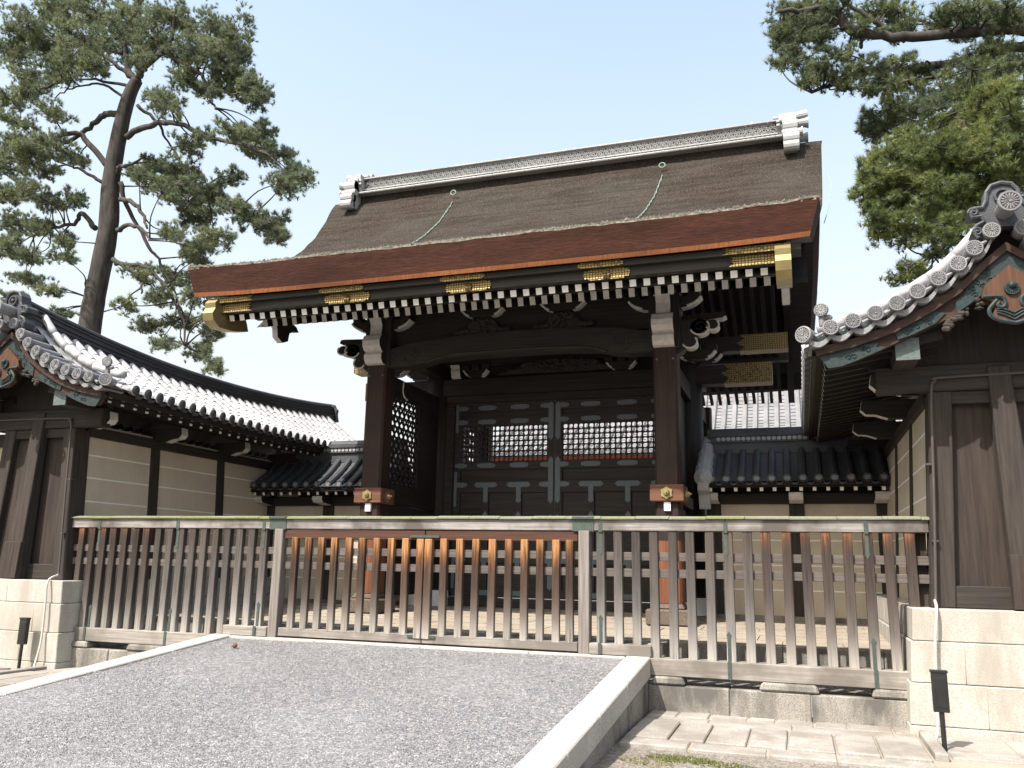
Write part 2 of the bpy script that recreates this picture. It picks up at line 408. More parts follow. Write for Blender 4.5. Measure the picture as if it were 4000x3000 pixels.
def kerb(x0, x1, outer, cuts):
    b = MB()
    for a, c in zip(cuts, cuts[1:]):
        a2, c2 = a + .006, c - .006; e = rs.uniform(-.004, .004)
        b.add([(x0, a2, rz(a) - .22), (x1, a2, rz(a) - .22), (x1, c2, rz(c) - .22), (x0, c2, rz(c) - .22),
               (x0, a2, rz(a) + e), (x1, a2, rz(a) + e), (x1, c2, rz(c) + e), (x0, c2, rz(c) + e)],
              [(3, 2, 1, 0), (4, 5, 6, 7), (0, 1, 5, 4), (1, 2, 6, 5), (2, 3, 7, 6), (3, 0, 4, 7)])
    y = cuts[0]
    while y < cuts[-1] - .05:                               # lower course, set in a little
        y2 = min(cuts[-1], y + rs.uniform(.45, .8)); a, c = y + .004, y2 - .004; i = .015 + rs.uniform(0, .012)
        X0, X1 = (x0 + i, x1 - .05) if outer < 0 else (x0 + .05, x1 - i)
        b.add([(X0, a, -.3), (X1, a, -.3), (X1, c, -.3), (X0, c, -.3), (X0, a, rz(y) - .226), (X1, a, rz(y) - .226), (X1, c, rz(y2) - .226), (X0, c, rz(y2) - .226)],
              [(3, 2, 1, 0), (4, 5, 6, 7), (0, 1, 5, 4), (1, 2, 6, 5), (2, 3, 7, 6), (3, 0, 4, 7)], 1)
        y = y2
    return b
struct('kerb_right', kerb(RR, RR + .28, 1, [3.3, 4.3, 5.55, 6.3, 7.35, 8.55, 9.93]), [M['granite'], M['granite_grey']], bevel=.012)
struct('kerb_left', kerb(RL - .28, RL, -1, [3.3, 4.9, 6.5, 7.6, 8.8, 9.93]), [M['granite'], M['granite_grey']], bevel=.012)
g = MB()
for a, c in ((RL, -6.0), (-6.0, -4.5), (-4.5, -3.1), (-3.1, RR)): g.box(a + .003, c - .003, 9.86, 10.05, .3, .585)
struct('ramp_threshold', g, M['granite'], bevel=.008)
# inner terrace in front of the gate, laid slabs with a stepped front edge
g = MB(); g.box(-13.2, 4.2, 11.0, 19.6, .2, .67)
y = 11.0
while y < 19.4:
    x = -11.3; dy = rs.choice((.42, .55, .68))
    while x < 2.3:
        dx = rs.uniform(.6, 1.25); g.box(x + .004, min(x + dx, 2.3) - .004, y + .004, y + dy - .004, .5, .70 + .018 * (min(y, 14.5) - 11) + rs.uniform(-.004, .004)); x += dx
    y += dy
struct('terrace', g, M['terrace'])
g = MB(); x = -11.3
while x < 2.2: g.box(x + .004, x + 1.1, 10.9, 10.998, .2, .69); x += 1.104
struct('terrace_edge', g, M['granite_grey'], bevel=.008)  # greyer stone stands in for picket shadows on the step face
# loose stones on the ramp
g = MB(); rg = random.Random(11)
for i in range(52000):
    x, y = rg.uniform(RL + .01, RR - .01), rg.uniform(4.6, 9.84); s_ = rg.uniform(.004, .009); z = rz(y) - .026; i0 = len(g.v); a = rg.uniform(0, 6.28)
    for k in range(3): g.v.append((x + s_ * math.cos(a + k * 2.1) * rg.uniform(.7, 1.2), y + s_ * math.sin(a + k * 2.1) * rg.uniform(.7, 1.2), z + rg.uniform(-.002, s_ * .6)))
    g.v.append((x + rg.uniform(-.5, .5) * s_, y + rg.uniform(-.5, .5) * s_, z + s_ * rg.uniform(.7, 1.2)))
    for f in ((0, 1, 3), (1, 2, 3), (2, 0, 3)): g.f.append([i0 + q for q in f]); g.m.append(0)
tag(g.build('gravel_stones', M['pebble'], flip=False), 'loose grey gravel spread over the sloping ramp', 'gravel', kind='stuff')
# paving beside the ramp (both sides) and under the walls
g = MB()
def paverow(x0, x1, y0, y1, sz, h=.035):
    x = x0
    while x < x1 - .05:
        x2 = min(x1, x + rs.uniform(*sz)); e = rs.uniform(-.006, .006)
        if x1 - x2 < .12: x2 = x1
        g.box(x + .005, x2 - .005, y0 + .005, y1 - .005, -.1, h + e, 0, .006, .006); x = x2
for s_ in (1, -1):
    def X(a, b): return (a, b) if s_ > 0 else (2 * XC - b, 2 * XC - a)
    paverow(*X(-1.66, 1.0), 9.58, 9.94, (.25, .45)); paverow(*X(-1.66, 1.0), 9.24, 9.58, (.5, 1.1))
    paverow(*X(-1.66, .98), 8.3, 9.24, (.32, .42), .05); paverow(*X(-1.66, .98), 8.0, 8.3, (.5, 1.1))
    paverow(*X(.99, 1.12), 8.4, 9.55, (.2, .2), .09)
    paverow(*X(1.14, 4.0), 8.8, 9.58, (.45, .6)); paverow(*X(1.14, 4.0), 8.55, 8.8, (.6, 1.1))
struct('pavement', g, M['paving'], bevel=.01)
g = MB(); g.box(-1.66, 4.0, 8.02, 9.95, -.1, .022); g.box(2 * XC - 4.0, 2 * XC + 1.66, 8.02, 9.95, -.1, .022); struct('mortar_bed', g, M['terrace'])
# moss and short grass in front of the paving
g = MB()
for (cx, cy, rx, ry, n) in ((-1.05, 7.7, .3, .14, 800), (-.7, 7.6, .25, .12, 350), (-1.3, 7.5, .25, .15, 300), (-.2, 7.55, .5, .12, 260), (.6, 7.5, .4, .15, 150)):
    for i in range(n):
        a = rs.uniform(0, 6.28); q = math.sqrt(rs.random()); x, y = cx + rx * q * math.cos(a), cy + ry * q * math.sin(a)
        h = rs.uniform(.006, .022); t = rs.uniform(0, 6.28); dx, dy = .006 * math.cos(t), .006 * math.sin(t); lx, ly = rs.uniform(-.02, .02), rs.uniform(-.02, .02)
        g.add([(x - dx, y - dy, 0), (x + dx, y + dy, 0), (x + lx, y + ly, h)], [(0, 1, 2)])
tag(g.build('moss', M['grass'], flip=False), 'thin patch of yellow green moss and grass before the paving stones', 'moss', kind='stuff')


# ------------------------------------------------------------ fence
fence = thing('wooden_fence', 'long weathered grey picket fence with mossy top rail and double gate across the ramp', 'fence', (XC, 10, 0))
FX0, FX1 = -10.3, 1.3
def capz(x): return 2.0 + .012 * math.sin((x - FX0) / (FX1 - FX0) * math.pi)
b = MB(); nx = 24
cuts = [FX0, -8.4, -6.72, -2.42, -.8, FX1]
for a, c in zip(cuts, cuts[1:]): b.box(a, c - .004, 9.945, 10.065, 2.0, 2.134)
b.build('top_rail', M['rail_grey'], fence, bevel=.006)
b = MB(); x = FX0 - .02
while x < FX1:
    x2 = min(FX1 + .02, x + rs.uniform(.34, .5)); e = rs.uniform(0, .006)
    b.add([(x + .003, 9.915, 2.148 + e), (x2 - .003, 9.915, 2.148 + e), (x2 - .003, 10.005, 2.172 + e), (x + .003, 10.005, 2.172 + e), (x2 - .003, 10.095, 2.148 + e), (x + .003, 10.095, 2.148 + e),
           (x + .003, 9.915, 2.132 + e), (x2 - .003, 9.915, 2.132 + e), (x2 - .003, 10.095, 2.132 + e), (x + .003, 10.095, 2.132 + e)],
          [(0, 1, 2, 3), (3, 2, 4, 5), (6, 7, 1, 0), (5, 4, 8, 9), (0, 3, 5, 9, 6), (1, 7, 8, 4, 2)]); x = x2
b.build('mossy_cap', M['moss_cap'], fence)
def proto(name, w_, d_, h, mat, taper=0):
    p = MB().box(-w_ / 2, w_ / 2, -d_ / 2, d_ / 2, 0, h, 0, taper).build(name, mat, None, bevel=.006, local=True); col.objects.unlink(p); return p
pk_grey = proto('picket', .1, .085, 1.45, M['picket_grey']); pk_brown = proto('picket', .1, .085, 1.45, M['picket_brown'])
pk_gate = proto('picket', .092, .065, 1.2, M['picket_gate'])
pk_grey2 = proto('picket', .1, .085, 1.33, M['picket_grey'])
def fl(x, y, z, par=None):                                            # world -> fence local
    return (x - XC, y - 10, z)
def sz(x):                                                            # sill tops of the side bays
    return .585
left_x = [-10.11 + i * (3.17 / 16) for i in range(17)]
right_x = [-2.25 + i * (1.11 + 2.25) / 16 for i in range(17)]
for x in left_x:
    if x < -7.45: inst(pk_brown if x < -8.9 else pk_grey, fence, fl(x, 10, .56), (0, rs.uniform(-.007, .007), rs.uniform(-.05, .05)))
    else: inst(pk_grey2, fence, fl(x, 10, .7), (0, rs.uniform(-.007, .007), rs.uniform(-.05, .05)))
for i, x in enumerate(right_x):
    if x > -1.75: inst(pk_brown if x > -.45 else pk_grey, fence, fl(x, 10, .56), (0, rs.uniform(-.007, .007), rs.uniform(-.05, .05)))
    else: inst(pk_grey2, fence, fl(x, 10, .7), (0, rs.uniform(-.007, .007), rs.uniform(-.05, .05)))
# extra narrow picket pair leaning in the right corner by the wall
inst(pk_brown, fence, fl(1.2, 10.12, .56), (0, .02, 0))
# two thin rails of each side bay, the lower one
for x0, x1 in ((-10.28, -6.72), (-2.42, 1.28)):
    for z in (1.66, 1.47): MB().box(x0, x1, 10.0, 10.03, z, z + .095).build('thin_rail', M['rail_dark'], fence, bevel=.004)
# posts of the gate
for x in (-6.69, -2.45): MB().box(x - .065, x + .065, 9.93, 10.08, .58, 2.0).build('gate_post', M['post_grey'], fence, bevel=.006)
for x in (-6.72, -2.46): MB().box(x - .13, x + .13, 9.935, 10.075, 1.992, 2.14).box(x - .13, x + .13, 9.905, 10.105, 2.138, 2.166).build('metal_sleeve', M['strap'], fence)
# side sills, stop rails, stone pads
b = MB(); b.box(-10.3, -7.34, 9.9, 10.1, .4, .585); b.build('sill', M['sill'], fence, bevel=.008)
b = MB(); b.box(-1.7, 1.06, 9.9, 10.1, .4, .585); b.build('sill', M['sill'], fence, bevel=.008)
MB().box(-7.45, -6.76, 9.91, 10.09, .59, .715).build('stop_rail', M['sill'], fence, bevel=.008)
MB().box(-2.38, -1.66, 9.91, 10.09, .59, .715).build('stop_rail', M['sill'], fence, bevel=.008)
MB().box(-1.72, -1.55, 10.0, 10.75, .6, .73).build('sill_end_block', M['sill'], fence, bevel=.008)
for x0, x1 in ((-10.35, -9.68), (-9.0, -8.3), (-8.05, -7.55), (-1.66, -1.28), (-.5, .12), (.62, 1.06)):
    MB().box(x0, x1, 9.86, 10.14, .31, .397, 0, .03, .01).build('stone_pad', M['granite_grey'], fence, bevel=.02)
for x in (-9.78, -8.37, -6.94, -2.25, -.8, .68):
    b = MB(); b.box(x - .022, x + .022, 9.938, 9.943, 1.985, 2.1)
    b.extr([(-.017, 0), (.017, 0), (.02, -.2), (.028, -.22), (0, -.27), (-.028, -.22), (-.02, -.2)], lambda u, v, t, x=x: (x + u, t, 1.985 + v), 9.952, 9.962)
    b.build('metal_strap', M['strap'], fence)
    zb = .6 if -7.4 < x < -1.7 else .4
    b = MB(); b.box(x - .02, x + .02, 9.892, 9.898, zb, zb + .19 if zb < .5 else .72)
    b.extr([(-.018, 0), (.018, 0), (.018, .26), (.028, .28), (0, .32), (-.028, .28), (-.018, .26)], lambda u, v, t, x=x, zb=zb: (x + u, t, zb + (.185 if zb < .5 else .115) + v), 9.95, 9.96)
    b.build('metal_strap', M['strap'], fence)
# the two leaves of the gate
gx = [-6.44, -6.245, -6.05, -5.84, -5.63, -5.43, -5.22, -5.01, -4.80], [-4.27, -4.05, -3.845, -3.625, -3.41, -3.2, -3.0, -2.8, -2.63]
for side, (x0, x1, stile) in enumerate(((-6.61, -4.535, -4.59), (-4.525, -2.53, -4.475))):
    leaf = MB().box(x0, x1, 9.96, 10.04, 1.87, 1.99).build('gate_leaf', M['rail_brown'], fence, bevel=.006)
    MB().box(x0, x1, 9.955, 10.045, .605, .712).build('bottom_rail', M['sill'], leaf, bevel=.006)
    for z in (1.66, 1.47): MB().box(x0, x1, 10.0, 10.03, z, z + .095).build('thin_rail', M['rail_dark'], leaf, bevel=.004)
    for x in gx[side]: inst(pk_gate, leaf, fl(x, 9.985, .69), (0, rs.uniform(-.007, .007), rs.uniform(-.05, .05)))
    p = inst(pk_gate, leaf, fl(stile, 9.975, .66)); p.name = 'stile'; p.scale = (1.1, 1.2, 1.02)
    s_ = 1 if side else -1
    for z, ww in ((.67, .19), (1.9, .2)): MB().box(min(-4.53, -4.53 + s_ * ww), max(-4.53, -4.53 + s_ * ww), 9.938, 9.95, z, z + .03).build('metal_strap', M['strap'], leaf)
# stone plinths that carry the side bays
for s_, lab in ((1, 'stained granite plinth under the fence at right of the ramp'), (-1, 'granite plinth under the fence at left of the ramp')):
    c = 1.03 if s_ > 0 else 0
    t = thing('stone_plinth', lab, 'stone plinth', ((-.3, 10, 0) if s_ > 0 else (-9, 10, 0)), 'stone plinths under the fence')
    for a, d in (((-1.7, -.81), (-.81, .03), (.03, 1.06)) if s_ > 0 else ((-10.36, -9.3), (-9.3, -8.4), (-8.4, -7.55))):
        e = rs.uniform(-.004, .004)
        MB().box(a + .003, d - .003, 9.88 + e, 10.25, -.05, .305).build('stone_block', M['granite_grey'], t, bevel=.012)

# ------------------------------------------------------------ small things
def bollard(x, y, label):
    t = thing('lamp_bollard', label, 'bollard', (x, y, 0), 'black lamp bollards at the wall ends')
    MB().tube([(x, y, 0), (x, y, .42)], .022, 10).build('post', M['black'], t)
    b = MB(); b.box(x - .065, x + .065, y - .03, y + .03, .36, .71); b.box(x - .072, x + .072, y - .036, y + .036, .7, .722); b.box(x - .04, x + .05, y - .034, y - .03, .4, .66)
    b.build('lamp_box', M['black'], t, bevel=.006)
    MB().tube([(x, y, 0), (x, y, .012)], .05, 12).build('foot_plate', M['black'], t)
bollard(1.135, 8.86, 'black lamp bollard casting a shadow on the big granite blocks at right')
bollard(-10.42, 9.45, 'small black lamp bollard by the left wall foot beside a pale pipe')
b = MB(); b.ball((-6.7, 9.19, rz(9.19) + .01), (.035, .03, .03), 0, 8, 6)
tag(b.build('pine_cone', M['cone'], smooth=True), 'small brown pine cone lying on the grey gravel', 'pine cone')
b = MB(); b.tube(smoothpath([(-12.5, 9.0, .03), (-11.4, 9.05, .035), (-10.75, 9.1, .03), (-10.4, 9.3, .03)], 6), .028, 8)
tag(b.build('ground_cable', M['pipe_dark'], smooth=True), 'dark cable lying on the ground before the left wall', 'cable')

# ------------------------------------------------------------ gate
gate = thing('temple_gate', 'tall dark timber gate with a thick curved bark roof and gilded fittings behind the fence', 'gate', (XC, 15.9, .7))
CL, CR, YF, YM, YR = -7.03, -1.90, 13.25, 15.9, 18.55
def G(b, name, mat, parent=None, **k): return b.build(name, mat, parent or gate, **k)
# roof: thick bark body
PROF = [(0, 9.66), (.18, 9.58), (.35, 9.36), (.6, 8.95), (1.0, 8.44), (1.5, 7.96), (1.8, 7.72), (2.4, 7.33), (3.2, 6.94), (4.0, 6.62), (4.6, 6.42), (5.07, 6.29)]
def roofz(d): return lin(PROF, abs(d))
def hw(d): return 5.28 - .32 * (abs(d) / 5.07) ** .8
ds = [-5.07 + i * 10.14 / 72 for i in range(73)]
us = [-1 + i / 24 for i in range(49)]
rn = random.Random(5)
wob = {}
def top(u, d):
    k = (round(u, 3), round(d, 3))
    if k not in wob: wob[k] = rn.uniform(-.012, .012)
    e = .05 * (abs(u) ** 6) * (abs(d) / 5.07) ** 2
    return (XC + u * hw(d), YM + d, roofz(d) + wob[k] + e)
TH = .5
def bot(u, d):
    dd = d * (5.0 / 5.07); e = .05 * (abs(u) ** 6) * (abs(d) / 5.07) ** 2
    return (XC + u * (hw(d) - .15), YM + dd, roofz(d) - TH - .02 * abs(d) / 5 + e)
def mid_(u, d, k):
    a, c = top(u, d), bot(u, d); return tuple(p + (q - p) * k for p, q in zip(a, c))
b = MB(); b.grid(top, us, ds, 0)
b.grid(bot, us, ds, 3)
for d in (-5.07, 5.07):
    b.grid(lambda u, k, d=d: mid_(u, d, k), us, [0, .055], 4)
    b.grid(lambda u, k, d=d: mid_(u, d, k), us, [.055, .3, .6, .87], 1)
    b.grid(lambda u, k, d=d: mid_(u, d, k), us, [.87, 1], 2)
for u in (-1, 1):
    b.grid(lambda d, k, u=u: mid_(u, d, k), ds, [0, .05], 4)
    b.grid(lambda d, k, u=u: mid_(u, d, k), ds, [.05, .4, 1], 5)
roof = G(b, 'bark_roof', [M['bark'], M['bark_face'], M['bark_lip'], M['dark_x'], M['lichen'], M['bark_side_shaded']], flip=False)
# tufted lichen edge
b = MB()
for i in range(1500):
    u = rn.uniform(-1, 1); x, y, z = top(u, -5.07); h = rn.uniform(.004, .028); a = rn.uniform(.01, .045)
    y2 = y + rn.uniform(-.015, .12); z2 = roofz(y2 - YM) if y2 > y else z
    b.add([(x - a, y2, z2 - .012), (x + a, y2, z2 - .012), (x + rn.uniform(-a, a), y2 - .01, z2 + h)], [(0, 1, 2)])
G(b, 'lichen_fringe', M['lichen'], roof, flip=False)
# ridge
b = MB(); RX0, RX1 = -9.02, .02
b.box(RX0 - .05, RX1 + .05, YM - .22, YM + .22, 9.2, 9.68)
ridge = G(b, 'ridge', M['bark'])
b = MB(); x = RX0 - .05
while x < RX1:
    x2 = min(RX1 + .05, x + .36); b.box(x + .003, x2 - .003, YM - .38, YM + .38, 9.665, 9.705); b.tube([(x + .003, YM - .38, 9.685), (x2 - .003, YM - .38, 9.685)], .028, 8); x = x2
b.box(RX0, RX1, YM - .29, YM + .29, 9.79, 9.815); G(b, 'ridge_moulding', M['tile_light'], ridge)
b = MB(); b.box(RX0, RX1, YM - .25, YM + .25, 9.707, 9.788); b.box(RX0, RX1, YM - .2, YM + .2, 9.817, 10.07); G(b, 'ridge_core', M['tile_shadow'], ridge)
b = MB(); n = 98
for i in range(n):
    x = RX0 + (i + .5) * (RX1 - RX0) / n; b.tube([(x, YM - .245, 9.748), (x, YM - .275, 9.748)], .038, 10)
    b.tube([(x, YM - .275, 9.748), (x, YM - .282, 9.748)], .02, 8, 1)
G(b, 'roundel_band', [M['tile_light'], M['tile']], ridge)
b = MB(); n = 62; pw = (RX1 - RX0) / n
for row in range(3):
    for i in range(n):
        x = RX0 + (i + (.5 if row % 2 == 0 else 0)) * pw; z0 = 9.818 + row * .082
        if x - .1 < RX0 or x + .1 > RX1: continue
        for r_ in (.128, .085):
            P_ = [(x + r_ * math.cos(a), YM - .21, z0 + r_ * math.sin(a) * .68) for a in [math.pi * k / 8 for k in range(9)]]
            b.tube(P_, .0105, 4, caps=False)
G(b, 'wave_lattice', M['tile_light'], ridge)
b = MB(); x = RX0
while x < RX1:
    x2 = min(RX1, x + .42); b.box(x + .004, x2 - .004, YM - .27, YM + .27, 10.072, 10.1); b.tube([(x + .004, YM, 10.1), (x2 - .004, YM, 10.1)], .06, 10); x = x2
G(b, 'ridge_cap', M['tile_light'], ridge)
b = MB()
for i in range(7): x = RX0 + .9 + i * 1.27; b.tube([(x, YM, 10.15), (x, YM, 10.21), (x, YM, 10.27)], [.022, .02, .002], 6)
G(b, 'ridge_spike', M['white'], ridge)
def ridge_end(s):
    X0 = RX1 if s > 0 else RX0
    f = lambda x: X0 + s * x
    b = MB(); b.extr([(-.3, 9.68), (-.36, 9.95), (-.4, 10.0), (-.4, 10.14), (.4, 10.14), (.4, 10.0), (.36, 9.95), (.3, 9.68)], lambda u, v, t: (t, YM + u, v), f(-.02), f(.24))
    b.extr([(-.33, 9.9), (-.43, 9.96), (-.43, 10.0), (-.33, 9.95)], lambda u, v, t: (t, YM + u, v), f(-.06), f(.0)); b.extr([(-.33, 9.82), (-.43, 9.88), (-.43, 9.92), (-.33, 9.87)], lambda u, v, t: (t, YM + u, v), f(-.06), f(.0))
    e = G(b, 'ridge_end_ornament', M['tile_light'], ridge)
    for sy in (-1, 1):
        b = MB()
        for y, z, r_, x0, x1 in ((.56, 9.36, .105, .05, .33), (.53, 9.53, .11, .05, .34), (.47, 9.67, .075, .03, .38), (.42, 9.83, .13, .05, .32), (.36, 10.0, .07, .03, .3)):
            b.tube([(f(x0), YM + sy * y, z), (f(x1), YM + sy * y, z)], r_, 12)
        b.box(min(f(.05), f(.3)), max(f(.05), f(.3)), min(YM + sy * .2, YM + sy * .52), max(YM + sy * .2, YM + sy * .52), 9.3, 9.95)
        b.tube([(f(.38), YM + sy * .47, 9.67), (f(.41), YM + sy * .47, 9.67)], .095, 12)
        G(b, 'scroll_leg', M['tile_light'], e, smooth=False)
    b = MB(); b.tube([(f(-.12), YM, 10.2), (f(.25), YM, 10.225), (f(.52), YM, 10.25)], [.1, .1, .11], 14); b.box(min(f(-.12), f(.3)), max(f(-.12), f(.3)), YM - .24, YM + .24, 10.14, 10.19)
    for y in (-.3, .3): b.tube([(f(.2), YM + y, 9.92), (f(.45), YM + y, 9.93), (f(.52), YM + y, 9.93)], [.085, .085, .11], 12)
    G(b, 'round_tile', M['tile_light'], e)
ridge_end(1); ridge_end(-1)
# chains lying on the bark
for xa, xb, yb in ((-6.68, -6.99, 13.7), (-2.22, -2.62, 13.4)):
    pts = []
    for i in range(41):
        t = i / 40; y = 15.38 + (yb - .9 - 15.38) * t; pts.append((xa + (xb - xa) * t * 1.25, y, roofz(y - YM) + .035))
    b = MB()
    for i in range(0, 40):
        p, q = Vector(pts[i]), Vector(pts[i + 1]); mm = (p + q) / 2; dv = (q - p) * .62
        o_ = Vector((.015, 0, 0)) if i % 2 else Vector((0, .0, .013))
        b.tube([mm - dv, mm + o_, mm + dv, mm - o_, mm - dv], .0065, 5, caps=False)
    ring = [(xa + .06 * math.cos(a), 15.42, 9.35 + .05 * math.sin(a)) for a in [k * math.pi / 6 for k in range(13)]]
    b.tube(ring, .012, 6, caps=False)
    G(b, 'roof_chain', M['chain'])
b = MB(); b.tube(smoothpath([(XC + 5.23, 14.9, 8.6), (XC + 5.32, 14.6, 8.2), (XC + 5.24, 14.2, 7.6), (XC + 5.1, 13.2, 6.9)], 5), .008, 5); G(b, 'thin_wire', M['chain'])

# eave boards under the bark
b = MB(); b.box(-9.2, .2, 10.98, 11.3, 5.69, 5.775); G(b, 'eave_board', M['dark_x'])
b = MB(); b.box(-9.0, 0, 11.06, 11.2, 5.56, 5.688); G(b, 'eave_board', M['dark_x'])
b = MB(); b.add([(-9.3, 12.6, 5.76), (.3, 12.6, 5.76), (.3, 15.9, 8.9), (-9.3, 15.9, 8.9), (.3, 20.5, 5.76), (-9.3, 20.5, 5.76)], [(0, 1, 2, 3), (3, 2, 4, 5)]); G(b, 'ceiling_boards', M['dark_x'], flip=False)  # dark boarding added under the roof to keep light out
# rafters: two rows, white painted ends
def rafter_proto(L, w_, h, rise):
    p = MB().beam((0, 0, 0), (0, L, rise), w_, h, 0, 1).build('rafter', [M['dark_y'], M['white']], None, local=True); col.objects.unlink(p); return p
ru = rafter_proto(1.6, .092, .098, .64); rl = rafter_proto(4.0, .09, .135, 1.7)
rl.data.materials[1] = M['shaded_white']  # lower row: eave shade put into the white of its ends
for i in range(44):
    x = -8.78 + i * 8.50 / 43
    inst(ru, gate, (x - XC, 11.22 - YM, 5.5 - .7)); inst(rl, gate, (x - XC + .012, 12.12 - YM, 5.665 - .7))
b = MB(); b.box(-8.95, -.05, 12.0, 12.16, 5.735, 5.8); G(b, 'eave_board', M['dark_x'])
b = MB()
for i in range(44):
    x = -8.78 + i * 8.50 / 43; b.beam((x, 20.55, 5.475), (x, 18.9, 6.1), .07, .082, 0, 1); b.beam((x, 19.68, 5.64), (x, 16.2, 7.1), .078, .1, 0, 1)
G(b, 'rear_rafter_row', [M['dark_y'], M['shaded_white']])
# gilded eave fittings
def plate(x0, x1, z0, z1, y, mat='gold', parent=None, name='gilded_fitting'):
    w_, h = x1 - x0, z1 - z0; c = (z0 + z1) / 2; q = h * .55
    poly = [(x0, c), (x0 + q * .35, z1 - h * .12), (x0 + q * .8, z1 - h * .2), (x0 + q, z1), (x1 - q, z1), (x1 - q * .8, z1 - h * .2), (x1 - q * .35, z1 - h * .12), (x1, c), (x1 - q * .35, z0 + h * .12), (x1 - q * .8, z0 + h * .2), (x1 - q, z0), (x0 + q, z0), (x0 + q * .8, z0 + h * .2), (x0 + q * .35, z0 + h * .12)]
    b = MB(); b.extr(poly, lambda u, v, t: (u, t, v), y - .018, y)
    o = G(b, name, M[mat], parent)
    return o
def flower(x, y, z, r_, mat, parent=None, name='flower_boss'):
    b = MB(); b.tube([(x, y, z), (x, y - .015, z)], r_, 16)
    for k in range(16):
        a = k * math.pi / 8; b.tube([(x + r_ * .25 * math.cos(a), y - .02, z + r_ * .25 * math.sin(a)), (x + r_ * .85 * math.cos(a), y - .02, z + r_ * .85 * math.sin(a))], [r_ * .05, r_ * .16], 5)
    b.ball((x, y - .02, z), r_ * .2, 0, 8, 5); return G(b, name, mat, parent)
for x0, x1 in ((-6.93, -6.12), (-4.86, -4.12), (-2.74, -2.06)):
    plate(x0 - .06, x1 - .08, 5.69, 5.775, 10.978); o = plate(x0, x1, 5.53, 5.695, 11.057); flower((x0 + x1) / 2, 11.038, 5.61, .07, M['gold'], o)
for s in (1, -1):
    X0 = 0.02 if s > 0 else -9.02
    f = lambda x: X0 - s * x
    for z0, z1, y, ln in ((5.69, 5.78, 10.978, .88), (5.545, 5.69, 11.057, .8)):
        b = MB(); c = (z0 + z1) / 2; h = z1 - z0
        b.extr([(0, z0), (0, z1), (ln, z1), (ln - .08, z1 - h * .3), (ln - .02, c + .01), (ln - .14, c), (ln - .02, c - .01), (ln - .08, z0 + h * .3), (ln, z0)], lambda u, v, t: (f(u - .05), t, v), y - .018, y); G(b, 'gilded_fitting', M['gold'])
# barge boards at both gables, with gilded shoe
def barge(s):
    X0 = -.03 if s > 0 else -8.97
    b = MB(); dd = [-4.72 + i * 9.44 / 48 for i in range(49)]
    t_ = [(d, roofz(d) - TH - .05) for d in dd]; l_ = [(d, roofz(d) - TH - .40 - .05 * (abs(d) / 5) ** 2) for d in dd]
    for i in range(48):
        b.extr([t_[i], t_[i + 1], l_[i + 1], l_[i]], lambda u, v, t: (t, YM + u, v), X0 - .07, X0 + .07)
    o = G(b, 'barge_board', M['dark_y'])
    b = MB(); b.extr([(-4.95, 5.76), (-5.02, 5.68), (-5.0, 5.6), (-5.06, 5.5), (-5.02, 5.38), (-4.86, 5.3), (-4.5, 5.33), (-4.1, 5.43), (-4.15, 5.55), (-4.3, 5.78)], lambda u, v, t: (t, YM + u, v), X0 - .1, X0 + .1)
    G(b, 'gilded_shoe', M['gold_plain'], o)
    for d in (-2.75, -.9, 1.5):
        z = roofz(d) - TH - .3; b = MB(); b.extr([(d - .1, z - .2), (d + .1, z - .2), (d + .1, z + .2), (d - .1, z + .2)], lambda u, v, t: (t, YM + u, v), X0 - .085, X0 + .085); G(b, 'gilded_fitting', M['gold_plain'], o)
    # hanging carved pendant below the purlin
    b = MB(); y, z = 12.9, 5.95
    b.extr([(-.16, .05), (-.42, -.02), (-.5, -.1), (-.3, -.14), (-.2, -.2), (-.17, -.36), (0, -.43), (.17, -.36), (.2, -.2), (.3, -.14), (.5, -.1), (.42, -.02), (.16, .05)], lambda u, v, t: (t, y + u, z + v), X0 + s * -.05, X0 + s * .06, 0, side=1)
    G(b, 'gable_pendant', [M['dark_z'], M['shaded_white']], o)
barge(1); barge(-1)
# purlins (x) and their gilded ends
def xbeam(x0, x1, y, z0, z1, d, mat='dark_x', name='purlin'): return G(MB().box(x0, x1, y - d / 2, y + d / 2, z0, z1), name, M[mat], bevel=.012)
xbeam(-8.95, -.05, 13.15, 6.0, 6.18, .24)
xbeam(-8.95, -.05, 18.65, 6.0, 6.18, .24)
for s in (1, -1):
    f = lambda x: XC + s * x
    b = MB(); b.box(min(f(3.6), f(4.36)), max(f(3.6), f(4.36)), 13.02, 13.28, 5.985, 5.999); G(b, 'gilded_fitting', M['gold'])
bm1 = xbeam(-8.55, -.45, YM - .05, 4.95, 5.3, .34, name='main_beam'); bm2 = xbeam(-9.0, -.06, YM - .05, 5.56, 5.84, .3, name='main_beam')
for o, e, z0, z1, d in ((bm1, 4.15, 4.95, 5.3, .34), (bm2, 4.45, 5.56, 5.84, .3)):
    for s in (1, -1):
        f = lambda x: XC + s * x
        b = MB(); ln = .85; c = (z0 + z1) / 2
        for yy, t in ((YM - .05 - d / 2 - .012, .014),):
            b.extr([(e, z0 - .012), (e, z1 + .012), (e - ln, z1 + .012), (e - ln + .1, c + .08), (e - ln - .05, c), (e - ln + .1, c - .08), (e - ln, z0 - .012)], lambda u, v, t: (f(u), t, v), yy, yy + t)
        b.box(min(f(e - ln), f(e)), max(f(e - ln), f(e)), YM - .05 - d / 2, YM - .05 + d / 2 + .012, z0 - .014, z0 - .001)
        b.box(min(f(e), f(e + .014)), max(f(e), f(e + .014)), YM - .05 - d / 2 - .012, YM - .05 + d / 2 + .012, z0 - .014, z1 + .012)
        G(b, 'gilded_sleeve', M['gold'], o)
